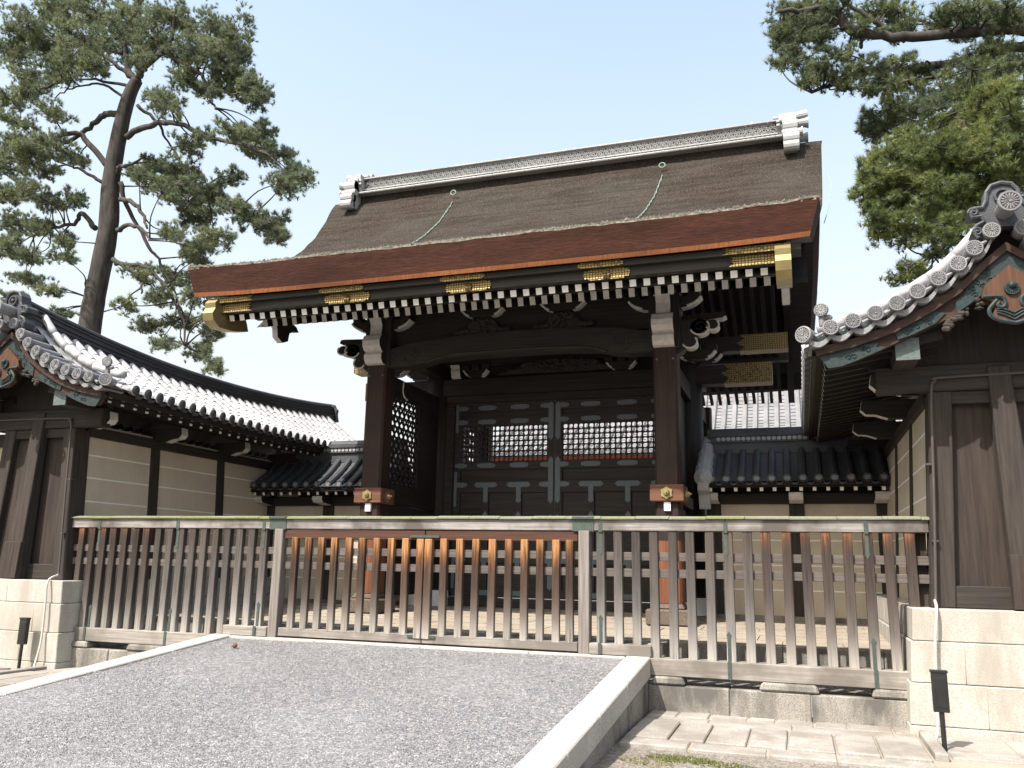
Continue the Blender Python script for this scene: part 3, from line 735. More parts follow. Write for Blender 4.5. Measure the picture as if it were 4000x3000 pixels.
# columns
for cx in (CL, CR):
    for cy in (YF, YR):
        w_ = .19; c_ = .035
        oct_ = [(-w_ + c_, -w_), (w_ - c_, -w_), (w_, -w_ + c_), (w_, w_ - c_), (w_ - c_, w_), (-w_ + c_, w_), (-w_, w_ - c_), (-w_, -w_ + c_)]
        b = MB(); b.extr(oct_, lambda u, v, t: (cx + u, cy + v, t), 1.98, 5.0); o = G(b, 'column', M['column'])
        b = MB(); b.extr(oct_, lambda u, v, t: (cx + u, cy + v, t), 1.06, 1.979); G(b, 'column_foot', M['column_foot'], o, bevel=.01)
        b = MB(); b.box(cx - .23, cx + .23, cy - .23, cy + .23, .97, 1.06, 0, .04, .04); b.box(cx - .34, cx + .34, cy - .34, cy + .34, .74, .97); G(b, 'base_stone', M['base_stone'], o, bevel=.02)
    b = MB(); b.tube([(cx, YM, 1.05), (cx, YM, 6.2)], .28, 20); o = G(b, 'main_pillar', M['dark_z'], smooth=True)
    b = MB(); b.box(cx - .4, cx + .4, YM - .42, YM + .42, .74, 1.06); G(b, 'white_base', M['white'], o, bevel=.02)
    # penetrating tie, boxed end, six sided nail cover
    b = MB(); b.box(cx - .26, cx + .26, YF - .27, YF + .25, 2.57, 2.83); tie = G(b, 'tie_end', M['tie'], bevel=.012)
    b = MB(); b.box(cx - .1, cx + .1, YF + .25, YM - .2, 2.6, 2.8); G(b, 'tie_beam', M['dark_y'], tie)
    def hexcap(fn, par):
        b = MB(); b.extr([(.1 * (1 if k % 2 == 0 else .8) * math.cos(math.pi * k / 6 + math.pi / 6 * 3), .1 * (1 if k % 2 == 0 else .8) * math.sin(math.pi * k / 6 + math.pi / 6 * 3)) for k in range(12)], fn, 0, .02)
        b.tube([fn(0, 0, .015), fn(0, 0, .06)], [.052, .035], 10); b.tube([fn(0, 0, .06), fn(0, 0, .09)], [.02, .012], 8); G(b, 'nail_cover', M['gold_plain'], par)
    hexcap(lambda u, v, t: (cx + u, YF - .27 - t, 2.7 + v), tie); hexcap(lambda u, v, t: (cx + .26 + t, YF - .02 + u, 2.7 + v), tie)
    b = MB(); b.box(cx - .05, cx + .05, YF - .235, YF - .19, 2.43, 2.565); G(b, 'white_wedge', M['white'], tie)
    for z in (4.62,):
        b = MB(); b.box(cx - .1, cx + .1, YF + .19, YM - .25, z, z + .3); b.box(cx - .1, cx + .1, YM + .25, YR - .19, z, z + .3); b.box(cx - .1, cx + .1, YM + .25, YR - .19, 2.6, 2.8); G(b, 'side_beam', M['dark_y'])
    b = MB(); b.box(cx - .13, cx + .13, YF + .15, YR - .15, 5.35, 5.7); G(b, 'side_beam', M['dark_y'])
    # small metal studs at the head of the column
    for dx in (-.13, .13): G(MB().ball((cx + dx, YF - .19, 4.83), .018), 'nail_head', M['fitting'])
# side screens with a see-through lattice
def lattice(b, fn, u0, u1, v0, v1, p, bw, dia):
    nu, nv = max(1, round((u1 - u0) / p)), max(1, round((v1 - v0) / p)); pu, pv = (u1 - u0) / nu, (v1 - v0) / nv
    for i in range(nu + 1):
        u = u0 + i * pu; b.extr([(u - bw, v0), (u + bw, v0), (u + bw, v1), (u - bw, v1)], fn, -.012, .012)
    for j in range(nv + 1):
        v = v0 + j * pv; b.extr([(u0, v - bw), (u1, v - bw), (u1, v + bw), (u0, v + bw)], fn, -.0105, .0105)
    for i in range(nu + 1):
        for j in range(nv + 1):
            u, v = u0 + i * pu, v0 + j * pv; b.extr([(u - dia, v), (u, v - dia), (u + dia, v), (u, v + dia)], fn, -.015, .015)
def diag(b, fn, u0, u1, v0, v1, p, bw):
    def seg(a, c):
        dx, dy = c[0] - a[0], c[1] - a[1]; L = math.hypot(dx, dy)
        if L < .03: return
        nx_, ny_ = -dy / L * bw, dx / L * bw
        b.extr([(a[0] - nx_, a[1] - ny_), (c[0] - nx_, c[1] - ny_), (c[0] + nx_, c[1] + ny_), (a[0] + nx_, a[1] + ny_)], fn, -.01, .01)
    H = v1 - v0
    for sg in (1, -1):
        c = u0 - H
        while c < u1 + H:
            # line u = c + (v - v0) * sg (sg=-1 starts at c+H)
            a0, a1 = max(u0, c), min(u1, c + H)
            if a1 > a0:
                if sg > 0: seg((a0, v0 + a0 - c), (a1, v0 + a1 - c))
                else: seg((a0, v1 - (a0 - c)), (a1, v1 - (a1 - c)))
            c += p
for cx, sx, rear in ((CL, 1, 0), (CR, -1, 0), (CL, 1, 1), (CR, -1, 1)):
    k0 = len(gate.children)
    b = MB(); X0 = cx + sx * .06
    fb = (lambda y: 2 * YM - y) if rear else (lambda y: y)
    def pb(y0, y1, z0, z1, h=.05): b.box(X0 - h, X0 + h, min(fb(y0), fb(y1)), max(fb(y0), fb(y1)), z0, z1)
    pb(13.44, 13.56, 2.8, 4.9); pb(14.72, 15.62, 2.8, 4.9); pb(13.56, 14.72, 4.62, 4.9); pb(13.56, 14.72, 2.8, 2.95)
    pb(13.46, 15.62, 1.0, 2.58, .04)
    o = G(b, 'side_screen', M['dark_y'])
    FL = (lambda y: 2 * YM - y) if rear else (lambda y: y)
    b = MB(); fn = lambda u, v, t: (X0 + t, FL(u), v)
    diag(b, fn, 13.56, 14.72, 2.95, 4.62, .19, .016)
    for i in range(13):
        u = 13.56 + i * 1.16 / 12
        if i % 2 == 0: b.extr([(u - .01, 2.95), (u + .01, 2.95), (u + .01, 4.62), (u - .01, 4.62)], fn, -.011, .011)
    for j in range(18):
        v = 2.95 + j * 1.67 / 17; b.extr([(13.56, v - .01), (14.72, v - .01), (14.72, v + .01), (13.56, v + .01)], fn, -.0105, .0105)
    G(b, 'lattice', M['dark_y'], o)
    b = MB(); b.extr([(14.0, 4.62), (13.56, 4.62), (13.56, 4.3), (13.62, 4.42), (13.7, 4.52), (13.85, 4.57)], fn, -.03, .03); G(b, 'corner_scroll', M['dark_y'], o)
    if sx > 0 and not rear:
        b = MB(); b.tube(smoothpath([(X0 + .055, 13.95, 4.9), (X0 + .055, 13.93, 4.72), (X0 + .055, 14.0, 4.62), (X0 + .055, 14.14, 4.58)], 5), .016, 6); G(b, 'painted_edge', M['shaded_white'], o)
# rainbow beam across the front
def beamprofile():
    up_ = [(-6.86, 5.3), (-6.3, 5.4), (-5.6, 5.46), (-4.47, 5.49), (-3.3, 5.46), (-2.6, 5.4), (-2.08, 5.3)]
    lo_ = [(-2.08, 4.98), (-2.5, 4.97), (-2.75, 5.0), (-3.0, 5.07), (-3.6, 5.1), (-4.47, 5.11), (-5.3, 5.1), (-5.95, 5.07), (-6.2, 5.0), (-6.45, 4.97), (-6.86, 4.98)]
    return up_ + lo_
b = MB(); b.extr(beamprofile(), lambda u, v, t: (u, t, v), YF - .16, YF + .16); kb = G(b, 'rainbow_beam', M['dark_x'])
b = MB(); b.tube(smoothpath([(-6.1, YF - .165, 5.02), (-5.7, YF - .165, 5.12), (-5.2, YF - .165, 5.145), (-4.47, YF - .165, 5.155), (-3.7, YF - .165, 5.145), (-3.2, YF - .165, 5.12), (-2.85, YF - .165, 5.02)], 6), .022, 6); 
b.tube(smoothpath([(-6.0, YF - .165, 5.06), (-5.6, YF - .165, 5.165), (-4.47, YF - .165, 5.21), (-3.4, YF - .165, 5.165), (-2.95, YF - .165, 5.06)], 6), .012, 6); G(b, 'lit_bevel_strip', M['wall_timber_x'], kb)  # paler timber strips stand in for the lit bevel of the beam
def spiral(cx, cz, r0, turns, s, y, rad, b):
    pts = []
    for i in range(40):
        t = i / 39; a = turns * 2 * math.pi * t; r_ = r0 * (1 - t * .85); pts.append((cx + s * r_ * math.cos(a), y, cz + r_ * math.sin(a)))
    b.tube(pts, rad, 5)
for s, cx in ((1, -2.62), (-1, -6.32)):
    b = MB(); spiral(cx, 5.2, .13, 1.6, s, YF - .165, .01, b)
    b.tube(smoothpath([(cx - s * .02, YF - .165, 5.0), (cx + s * .14, YF - .165, 5.06), (cx + s * .2, YF - .165, 5.16), (cx + s * .3, YF - .165, 5.14), (cx + s * .42, YF - .165, 5.22), (cx + s * .5, YF - .165, 5.28)], 5), .012, 5)
    b.tube(smoothpath([(cx - s * .15, YF - .165, 5.3), (cx - s * .3, YF - .165, 5.33), (cx - s * .42, YF - .165, 5.28), (cx - s * .55, YF - .165, 5.33)], 5), .008, 5)
    G(b, 'spiral_carving', M['wall_timber_x'], kb)
# bracket arms with white undersides, boat shaped
def bracket(x, y, z, w_, h=.2, d=.16, par=None, mat='shaded_white'):
    hw_ = w_ / 2; s_ = []
    arc = [(hw_ * .45, 0), (hw_ * .62, .015), (hw_ * .8, .055), (hw_ * .93, .11), (hw_, h * .8)]
    poly = [(-a, c) for a, c in arc[::-1]] + arc + [(hw_ - .02, h), (-hw_ + .02, h)]
    n = len(arc)
    b = MB(); b.extr(poly, lambda u, v, t: (x + u, t, z + v), y - d / 2, y + d / 2, 0, side=lambda i: 1 if (i < n - 1 or n <= i < 2 * n - 1) else 0)
    for u in (-hw_ * .8, 0, hw_ * .8): b.box(x + u - .08, x + u + .08, y - d / 2 - .02, y + d / 2 + .02, z + h, z + h + .09)
    # painted rim on the front edge of the curved ends
    for q in (1, -1):
        b.tube([(x + q * (a - .012), y - d / 2 - .004, z + c + .012) for a, c in arc[1:]], .02, 6, 1)
    return G(b, 'bracket_arm', [M['dark_x'], M[mat]], par)
def carving(x, y, z, w_, h, seed, par=None):
    q = random.Random(seed); b = MB()
    hw_ = w_ / 2
    b.extr([(-hw_ * 1.7, 0), (-hw_ * 1.5, .05), (-hw_ * 1.15, .1), (-hw_, .2), (-hw_ * .8, h * .85), (-hw_ * .4, h), (hw_ * .4, h), (hw_ * .8, h * .85), (hw_, .2), (hw_ * 1.15, .1), (hw_ * 1.5, .05), (hw_ * 1.7, 0)], lambda u, v, t: (x + u, t, z + v), y - .04, y + .04)
    for i in range(46):
        a, r_ = q.uniform(0, 6.28), math.sqrt(q.random()); b.ball((x + hw_ * .85 * r_ * math.cos(a), y - .05, z + h * .5 + h * .42 * r_ * math.sin(a)), (q.uniform(.025, .06), .035, q.uniform(.02, .05)), 0, 6, 4)
    for s in (-1, 1):
        for k in range(3): b.ball((x + s * (hw_ * 1.1 + k * .09), y - .04, z + .06 + .02 * (k == 0)), (.075, .035, .045), 0, 7, 5)
    return G(b, 'frog_leg_carving', M['wall_timber'], par)
for i, x in enumerate((-5.08, -3.62)):
    carving(x, YF - .02, 5.49, .52, .3, 10 + i); bracket(x, YF - .02, 5.8, .8, .16, .14)
b = MB(); b.box(CL, CR, YF + .05, YF + .12, 5.42, 6.05); G(b, 'transom_board', M['dark_x'])
# column heads: white noses to the front, cloud noses outward
for cx, s in ((CL, -1), (CR, 1)):
    yf = YF - .19
    b = MB(); prof = [(0, 5.02), (-.1, 5.03), (-.16, 5.1), (-.17, 5.18), (-.12, 5.235), (-.18, 5.26), (-.25, 5.33), (-.26, 5.42), (-.2, 5.52), (-.1, 5.56), (0, 5.56)]
    b.extr(prof, lambda u, v, t: (cx + t, yf + u, v), -.17, .17, 0, side=1)
    b.extr([(0, 5.56), (-.1, 5.56), (-.08, 5.66), (-.08, 5.74), (-.14, 5.84), (-.2, 5.88), (0, 5.9)], lambda u, v, t: (cx + t, yf + u, v), -.115, .115, 0, side=1)
    b.box(cx - .16, cx + .16, yf - .22, yf + .1, 5.885, 5.99, 1); b.box(cx - .25, cx + .25, yf + .001, yf + .4, 5.0, 5.98, 0)
    hd = G(b, 'column_head', [M['dark_z'], M['shaded_white']])
    bracket(cx, YF - .02, 5.68, 1.2, .2, .18, hd); 
    b = MB()
    fc = lambda u, v, t: (cx + s * (.19 + u), t, v)
    b.extr([(0, 4.9), (.1, 4.98), (.2, 5.16), (.3, 5.2), (.5, 5.32), (.5, 5.46), (0, 5.48)], fc, YF - .115, YF + .115)
    for u0, v0, r_ in ((.2, 5.1, .115), (.36, 5.34, .15), (.56, 5.36, .1)):
        arc = [(u0 + r_ * math.cos(2 * math.pi * k / 18), v0 + r_ * .85 * math.sin(2 * math.pi * k / 18)) for k in range(18)]
        b.extr(arc, fc, YF - .13 + r_ * .1, YF + .13 - r_ * .1, 0, side=lambda i: 1 if i in (17, 16, 15, 14, 13, 12, 11, 0) else 0)
        b.tube([fc(u, v, YF - .13 + r_ * .1) for u, v in (arc[10:] + arc[:3])], .016, 6, 1)
        spiral(cx + s * (.19 + u0), v0, r_ * .6, 1.2, s, YF - .135 + r_ * .1, .006, b)
    G(b, 'cloud_nose', [M['dark_z'], M['shaded_white']], hd)
    b = MB(); b.extr([(0, 5.5), (.3, 5.5), (.7, 5.53), (.76, 5.56), (.74, 5.62), (.68, 5.63), (0, 5.6)], lambda u, v, t: (cx + s * (.19 + u), t, v), YF + .1, YF + .34, 0, side=1)
    G(b, 'outer_bracket', [M['dark_z'], M['shaded_white']], hd)
    for yy, zz in ((YM, 5.35), (14.6, 5.1)): bracket(cx + s * .35, yy - .22, zz, .7, .16, .14, hd)
# inner transom over the doors
b = MB(); b.box(CL + .25, CR - .25, YM - .22, YM - .05, 4.79, 4.945); G(b, 'lintel', M['dark_x'], bevel=.015)
b = MB(); b.box(CL + .2, CR - .2, YM - .06, YM + .06, 5.3, 5.56); b.box(CL + .2, CR - .2, YM - .03, YM + .03, 5.84, 9.0, 0); G(b, 'gable_wall', M['dark_x'])
carving(XC + .15, YM - .3, 5.32, 1.5, .26, 21); bracket(-6.1, YM - .3, 5.3, .55, .15, .14); bracket(-3.1, YM - .3, 5.3, .6, .15, .14)
b = MB(); b.extr([(0, 5.3), (-.06, 5.32), (-.1, 5.42), (-.1, 5.5), (-.16, 5.56), (0, 5.58)], lambda u, v, t: (-6.55 + t, YM - .24 + u, v), -.1, .1, 0, side=1); G(b, 'nose_block', [M['dark_z'], M['shaded_white']])
# door frame and the two doors
b = MB(); b.box(-6.85, -6.63, YM - .14, YM + .14, .95, 4.79); b.box(-2.3, -2.1, YM - .14, YM + .14, .95, 4.79); b.box(-7.0, -1.9, YM - .16, YM + .16, .74, .93); G(b, 'door_frame', M['door'])
for sd, (x0, x1) in enumerate(((-6.62, -4.515), (-4.485, -2.31))):
    b = MB(); yf, yb = YM - .06, YM + .05
    zs = [(.95, 1.1), (1.6, 1.72), (2.98, 3.2), (3.44, 3.6), (4.33, 4.5), (4.62, 4.78)]
    for z0, z1 in zs: b.box(x0 + .14, x1 - .14, yf, yb, z0, z1)
    b.box(x0, x0 + .14, yf - .003, yb, .95, 4.78); b.box(x1 - .14, x1, yf - .003, yb, .95, 4.78)
    for fx in (.33, .66): x = x0 + (x1 - x0) * fx; b.box(x - .06, x + .06, yf - .001, yb, 1.1, 2.98)
    for z0, z1 in ((1.1, 2.98), (3.2, 3.44), (4.5, 4.62)): b.box(x0 + .14, x1 - .14, yf + .05, yf + .08, z0, z1)
    door = G(b, 'door', M['door'])
    b = MB(); fn = lambda u, v, t: (u, YM + t, v); lattice(b, fn, x0 + .14, x1 - .14, 3.6, 4.33, .104, .0125, .041); G(b, 'lattice_window', M['dark_z'], door)
    fp = [0]
    def fit(poly, y=yf - .012):
        b = MB(); b.extr(poly, lambda u, v, t: (u, t, v), y, y + .011); G(b, 'metal_fitting', M['fitting'], door)
    def bar(xa, xb, z, h=.1):
        q = .06; fit([(xa, z), (xa + q * .4, z + h * .42), (xa + q, z + h * .35), (xa + q * 1.2, z + h / 2), (xb - q * 1.2, z + h / 2), (xb - q, z + h * .35), (xb - q * .4, z + h * .42), (xb, z), (xb - q * .4, z - h * .42), (xb - q, z - h * .35), (xb - q * 1.2, z - h / 2), (xa + q * 1.2, z - h / 2), (xa + q, z - h * .35), (xa + q * .4, z - h * .42)])
    def tee(x, z, w_=.5, h=.1, dn=.36):
        q = .05; fit([(x - w_ / 2, z), (x - w_ / 2 + q, z + h / 2), (x + w_ / 2 - q, z + h / 2), (x + w_ / 2, z), (x + w_ / 2 - q, z - h / 2), (x + .05, z - h / 2), (x + .045, z - dn + .08), (x + .06, z - dn + .04), (x, z - dn), (x - .06, z - dn + .04), (x - .045, z - dn + .08), (x - .05, z - h / 2), (x - w_ / 2 + q, z - h / 2)])
    W = x1 - x0
    for z in (4.7, 4.41, 3.52):
        for fx in (.33, .66): bar(x0 + W * fx - .2, x0 + W * fx + .2, z, .095)
        bar(x0 + .01, x0 + .28, z, .095); bar(x1 - .28, x1 - .01, z, .095)
    for fx in (.33, .66):
        tee(x0 + W * fx, 3.13)
        for zt in (2.55, 1.75): fit([(x0 + W * fx + a * .045, zt + c) for a, c in ((-1, -.32), (1, -.32), (1, -.05), (1.3, -.02), (0, .06), (-1.3, -.02), (-1, -.05))], yf - .014)
        bar(x0 + W * fx - .2, x0 + W * fx + .2, 1.66, .1); bar(x0 + W * fx - .2, x0 + W * fx + .2, 1.03, .1)
    for z in (3.13, 1.66): bar(x0 + .01, x0 + .3, z, .1); bar(x1 - .3, x1 - .01, z, .1)
    xs_ = x1 - .055 if sd == 0 else x0 + .055
    for z0, z1 in ((4.0, 4.78), (2.75, 3.68), (1.1, 2.55)): fit([(xs_ + a * .05, c) for a, c in ((-1, z0 + .06), (0, z0), (1, z0 + .06), (1, z1 - .06), (0, z1), (-1, z1 - .06))], yf - .016)
    xo = x0 + .04 if sd == 0 else x1 - .04
    for z0, z1 in ((4.2, 4.78), (2.7, 3.4), (1.1, 1.8)): fit([(xo + a * .03, c) for a, c in ((-1, z0), (1, z0), (1, z1), (-1, z1))], yf - .016)

# ------------------------------------------------------------ side walls with tiled gable roofs
def rosette(b, c, r_, ax, m0=0, m1=1, depth=.03):
    """round end tile with a sixteen petal flower, facing along -ax"""
    c = Vector(c); ax = Vector(ax).normalized(); a_ = Vector((0, 0, 1)) if abs(ax.z) < .9 else Vector((1, 0, 0)); u = ax.cross(a_).normalized(); v = u.cross(ax)
    b.tube([c, c - ax * depth], r_, 18, m0, capm=m0)
    n = 20; ring = [c - ax * depth + (u * math.cos(2 * math.pi * k / n) + v * math.sin(2 * math.pi * k / n)) * r_ * .87 for k in range(n + 1)]
    b.tube(ring, r_ * .13, 5, m0, caps=False)
    b.tube([c - ax * depth, c - ax * (depth + .002)], r_ * .75, 16, 2)
    for k in range(16):
        a = math.pi * k / 8; d = u * math.cos(a) + v * math.sin(a)
        b.tube([c - ax * (depth + .004) + d * r_ * .16, c - ax * (depth + .006) + d * r_ * .5, c - ax * (depth + .004) + d * r_ * .74], [r_ * .03, r_ * .085, r_ * .1], 5, m1)
    b.tube([c - ax * depth, c - ax * (depth + .015)], r_ * .13, 8, m1)

ZV = [(0, 5.0), (.11, 4.93), (.28, 4.76), (.43, 4.61), (.62, 4.47), (.82, 4.36), (1.02, 4.25), (1.24, 4.16), (1.46, 4.1), (1.70, 4.04), (1.98, 4.0)]   # verge
ZR = [(0, 5.22), (.15, 5.11), (.43, 4.85), (.82, 4.53), (1.24, 4.27), (1.6, 4.11), (1.98, 4.0)]   # tiled slope
DISC = [(.14, 4.97), (.31, 4.8), (.47, 4.65), (.66, 4.51), (.86, 4.39), (1.06, 4.28), (1.27, 4.19), (1.49, 4.125), (1.71, 4.07)]
def gsag(y): return .31 * ((13.3 - y) / 4.2) ** 2 if y < 13.3 else .26 * ((y - 13.3) / 4.7) ** 2
def wz(u, y): return lin(ZR, abs(u)) - (gsag(9.1) - gsag(y)) * (1 - .75 * min(1, abs(u) / 1.95))
YA, YB = 9.05, 18.2
def side_wall(s, xw, label, tilemat):
    T = thing('roofed_wall', label, 'wall', (xw, 12, 0), 'tile roofed walls flanking the gate')
    X = lambda u: xw + s * u
    def B(b, u0, u1, y0, y1, z0, z1, m=0, sh=0):                       # box in wall coordinates, sh = lean of the top towards the centre
        a, c = sorted((X(u0), X(u1)));
        b.add([(a, y0, z0), (c, y0, z0), (c, y1, z0), (a, y1, z0), (a - s * sh, y0, z1), (c - s * sh, y0, z1), (c - s * sh, y1, z1), (a - s * sh, y1, z1)],
              [(3, 2, 1, 0), (4, 5, 6, 7), (0, 1, 5, 4), (1, 2, 6, 5), (2, 3, 7, 6), (3, 0, 4, 7)], m)
        return b
    # stone base, big granite blocks in courses, slightly battered
    uo = -1.2 if s > 0 else -1.9
    b = MB()
    zz = [(-.1, .115, 1.2), (.115, .515, 1.175), (.515, .915, 1.135), (.915, 1.235, 1.095)]
    cutsets = [[-1.9, .3, 1.2], [-1.9, -.4, .48, 1.2], [-1.9, -.2, .64, 1.2], [-1.9, .06, 1.2]]
    for (z0, z1, ue), cs in zip(zz, cutsets):
        e = (1.2 - ue)
        for a, c in zip(cs, cs[1:]):
            c2 = ue if c == 1.2 else c - .0015
            B(b, a + .0015, c2, 9.6 + e * .5, 10.3, z0 + .002, z1 - .002, 0, .02 if c == 1.2 else 0)
        y = 10.302
        while y < 17.5:
            y2 = y + rs.uniform(1.0, 1.5); B(b, .5, ue, y + .003, y2 - .003, z0 + .002, z1 - .002, 0, .02); y = y2
    B(b, -1.9, .5, 10.3, 10.7, -.1, 1.23)
    b.build('stone_base', M['granite_wall'], T, bevel=.009)
    # timber end frame
    yf = 9.86
    def P(u0, u1, z0, z1, y0, y1, sh, mat, name, bv=.01): return B(MB(), u0, u1, y0, y1, z0, z1, 0, sh).build(name, M[mat], T, bevel=bv)
    P(.64, .87, 1.236, 3.5, yf, yf + .3, .14, 'wall_timber', 'corner_post'); P(-.82, -.6, 1.236, 3.5, yf, yf + .3, -.14, 'wall_timber', 'corner_post')
    b = MB(); B(b, -.66, .7, yf + .1, yf + .14, 1.4, 3.5, 0, .0); b.build('recessed_panel', M['panel'], T)
    b = MB(); B(b, -.62, .66, yf + .02, yf + .11, 1.238, 1.46); b.build('sill_board', M['wall_timber_x'], T, bevel=.008)
    b = MB(); B(b, -.62, .58, yf + .02, yf + .11, 3.36, 3.5); b.build('head_board', M['wall_timber_x'], T, bevel=.008)
    b = MB(); xs0, xs1, xt0, xt1 = -.18, .13, -.06, .15
    b.add([(X(xs0), yf - .16, 1.24), (X(xs1), yf - .16, 1.24), (X(xs1), yf + .06, 1.24), (X(xs0), yf + .06, 1.24), (X(xt0), yf - .06, 3.74), (X(xt1), yf - .06, 3.74), (X(xt1), yf + .06, 3.78), (X(xt0), yf + .06, 3.78)],
          [(3, 2, 1, 0), (4, 5, 6, 7), (0, 1, 5, 4), (1, 2, 6, 5), (2, 3, 7, 6), (3, 0, 4, 7)]); b.build('strut', M['wall_timber'], T, bevel=.01)
    b = MB(); b.add([(X(xs0 - .03), yf - .2, 1.245), (X(xs1 + .02), yf - .2, 1.245), (X(xs1 + .02), yf - .1, 1.245), (X(xs0 - .03), yf - .1, 1.245), (X(xs0 + .0), yf - .17, 1.78), (X(xs1 + .02), yf - .17, 1.78), (X(xs1 + .02), yf - .09, 1.78), (X(xs0 + .0), yf - .09, 1.78)],
          [(3, 2, 1, 0), (4, 5, 6, 7), (0, 1, 5, 4), (1, 2, 6, 5), (2, 3, 7, 6), (3, 0, 4, 7)]); b.build('strut_cladding', M['panel'], T, bevel=.006)
    # tie beam, gable boards
    b = MB(); B(b, -1.3, 1.24, yf - .03, yf + .17, 3.5, 3.79); b.build('tie_beam', M['wall_timber_x'], T, bevel=.015)
    b = MB(); poly = [(u, lin(ZV, u) - .3) for u in (0, .2, .5, .9, 1.3)]; poly = [(-u, z) for u, z in poly[::-1][:-1]] + poly
    b.extr(poly + [(1.3, 3.79), (-1.3, 3.79)], lambda u, v, t: (X(u), t, v), yf + .06, yf + .14); b.build('gable_boards', M['dark_z'], T)
    # plaster faces with white lines, timber posts
    for si in ((1, -1) if s > 0 else (1, -1)):
        b = MB(); yy = [10.16, 11.47, 11.75, 13.25, 13.5, 15.02, 15.25, 16.7, 16.95, 17.9]
        pts = [(.84, 1.235), (.70, 3.6)]
        b.add([(X(si * .84), 10.15, 1.235), (X(si * .84), 17.9, 1.235), (X(si * .7), 17.9, 3.6), (X(si * .7), 10.15, 3.6)], [(0, 1, 2, 3)])
        pl = b.build('plaster', M['plaster'], T, flip=False)
        uz = lambda z: .84 - .14 * (z - 1.235) / 2.365
        b = MB()
        for z in (1.67, 2.04, 2.41, 2.77, 3.12):
            for a, c in ((10.16, 11.49), (11.73, 13.24), (13.48, 15.0), (15.24, 17.8)): B(b, si * uz(z) - .002 * si, si * (uz(z) + .004), a, c, z - .011, z + .011)
        b.build('white_line', M['line'], pl)
        for a in (11.5, 13.25, 15.01, 16.7):
            b = MB(); B(b, si * .7, si * .865, a, a + .22, 1.236, 3.45, 0, si * .14); b.build('wall_post', M['wall_timber'], T, bevel=.008)
        b = MB(); B(b, si * .6, si * .76, 10.16, 17.9, 3.4, 3.56); b.build('wall_plate', M['wall_timber_y'], T, bevel=.01)
        for a in (10.02, 11.61, 13.36, 15.12, 16.8):                        # bracket arms with a pale curved nose
            poly = [(.6, 3.56), (.6, 3.74), (1.28, 3.74), (1.3, 3.62), (1.24, 3.56), (1.12, 3.55), (.98, 3.5), (.8, 3.5)]
            b = MB(); b.extr(poly, lambda u, v, t: (X(si * u), t, v), a - .08, a + .08, 0, side=lambda i: 1 if i in (2, 3, 4, 5) else 0); b.build('bracket_arm', [M['wall_timber_x'], M['shaded_white']], T)
    # roof body: pan tiles in stepped courses
    yy = [9.4 + i * (YB - 9.4) / 35 for i in range(36)]
    steps = []
    for k in range(9):
        a = .14 + k * .205; steps += [(a, .018), (a + .2, -.004)]
    b = MB()
    for si in (1, -1):
        b.grid(lambda q, y: (X(si * q[0]), y, wz(q[0], y) - .036 + q[1] * 1.2), [(0, 0)] + steps + [(1.98, 0)], yy)
        b.grid(lambda q, y: (X(si * q), y, wz(q, y) - .16 - .06 * (1 - q / 1.98)), [0, .5, 1.0, 1.5, 1.9], [9.2, 10, 12, 14, 16, YB], 1)
    rf = b.build('tile_roof', [tilemat, M['dark_y']], T, flip=False)
    for si in (1, -1):
        b = MB(); y = 9.66; n = 0
        while y < YB - .05:
            us_ = [.16 + i * (1.8 / 9) for i in range(10)]
            for k in range(9):                                            # each barrel tile a short taper so the joints show
                u0, u1 = us_[k], us_[k + 1] + .012
                b.tube([(X(si * u0), y, wz(u0, y) - .01), (X(si * u1), y, wz(u1, y) - .006)], [.062, .07], 8, 0, caps=(k == 8))
            ue = us_[-1]; zc = wz(ue, y) - .005
            b.tube([(X(si * (ue - .01)), y, zc), (X(si * (ue + .035)), y, zc - .005)], .078, 14, 0, capm=1)
            y2 = y + .2505
            if y2 < YB: b.extr([(y + .05, zc - .02), (y + .09, zc - .065), (y + .125, zc - .08), (y + .16, zc - .065), (y + .2, zc - .02), (y + .2, zc - .045), (y + .16, zc - .1), (y + .125, zc - .115), (y + .09, zc - .1), (y + .05, zc - .045)], lambda u, v, t: (X(si * t), u, v), ue - .05, ue + .01, 1)
            y = y2
        b.build('barrel_tiles', [tilemat, M['tile_dark']], rf, smooth=True)  # eave discs and pan fronts have their shade in the dark colour
        # eave boards and rafters
        b = MB(); b.grid(lambda k, y: (X(si * (1.9 if k < 2 else 1.86)), y, wz(1.9, y) - (.1, .2, .2)[k]), [0, 1, 2], [9.25, 10, 11, 12, 13, 14, 15, 16, 17, YB])
        b.grid(lambda k, y: (X(si * (1.82 - .0 * k)), y, wz(1.9, y) - (.2, .24)[k]), [0, 1], [9.25, 10, 11, 12, 13, 14, 15, 16, 17, YB]); b.build('eave_board', M['dark_y'], T, flip=False)
        y = 9.42
        pr = None
        while y < YB - .2:
            z = wz(1.76, y) - .245
            if pr is None:
                pr = MB().beam((0, 0, 0), (-s * si * 1.15, 0, .2), .065, .09, 0, 1).build('rafter', [M['dark_y'], M['white']], T, local=True); pr.location = (s * si * 1.77, y - 12, z)
            else: inst(pr, T, (s * si * 1.77, y - 12, z))
            y += .2505
    # main ridge with layered flat tiles and a round cap
    yy2 = [9.3 + i * (YB + .12 - 9.3) / 30 for i in range(31)]
    b = MB()
    def band(hw_, z0, z1, m=0):
        fn = lambda k, y: (xw + (-hw_, -hw_, hw_, hw_)[k], y, wz(0, y) + (z0, z1, z1, z0)[k]); b.grid(fn, [0, 1, 2, 3], yy2, m)
        for y in (yy2[0], yy2[-1]): b.add([fn(k, y) for k in range(4)], [(0, 1, 2, 3)], m)
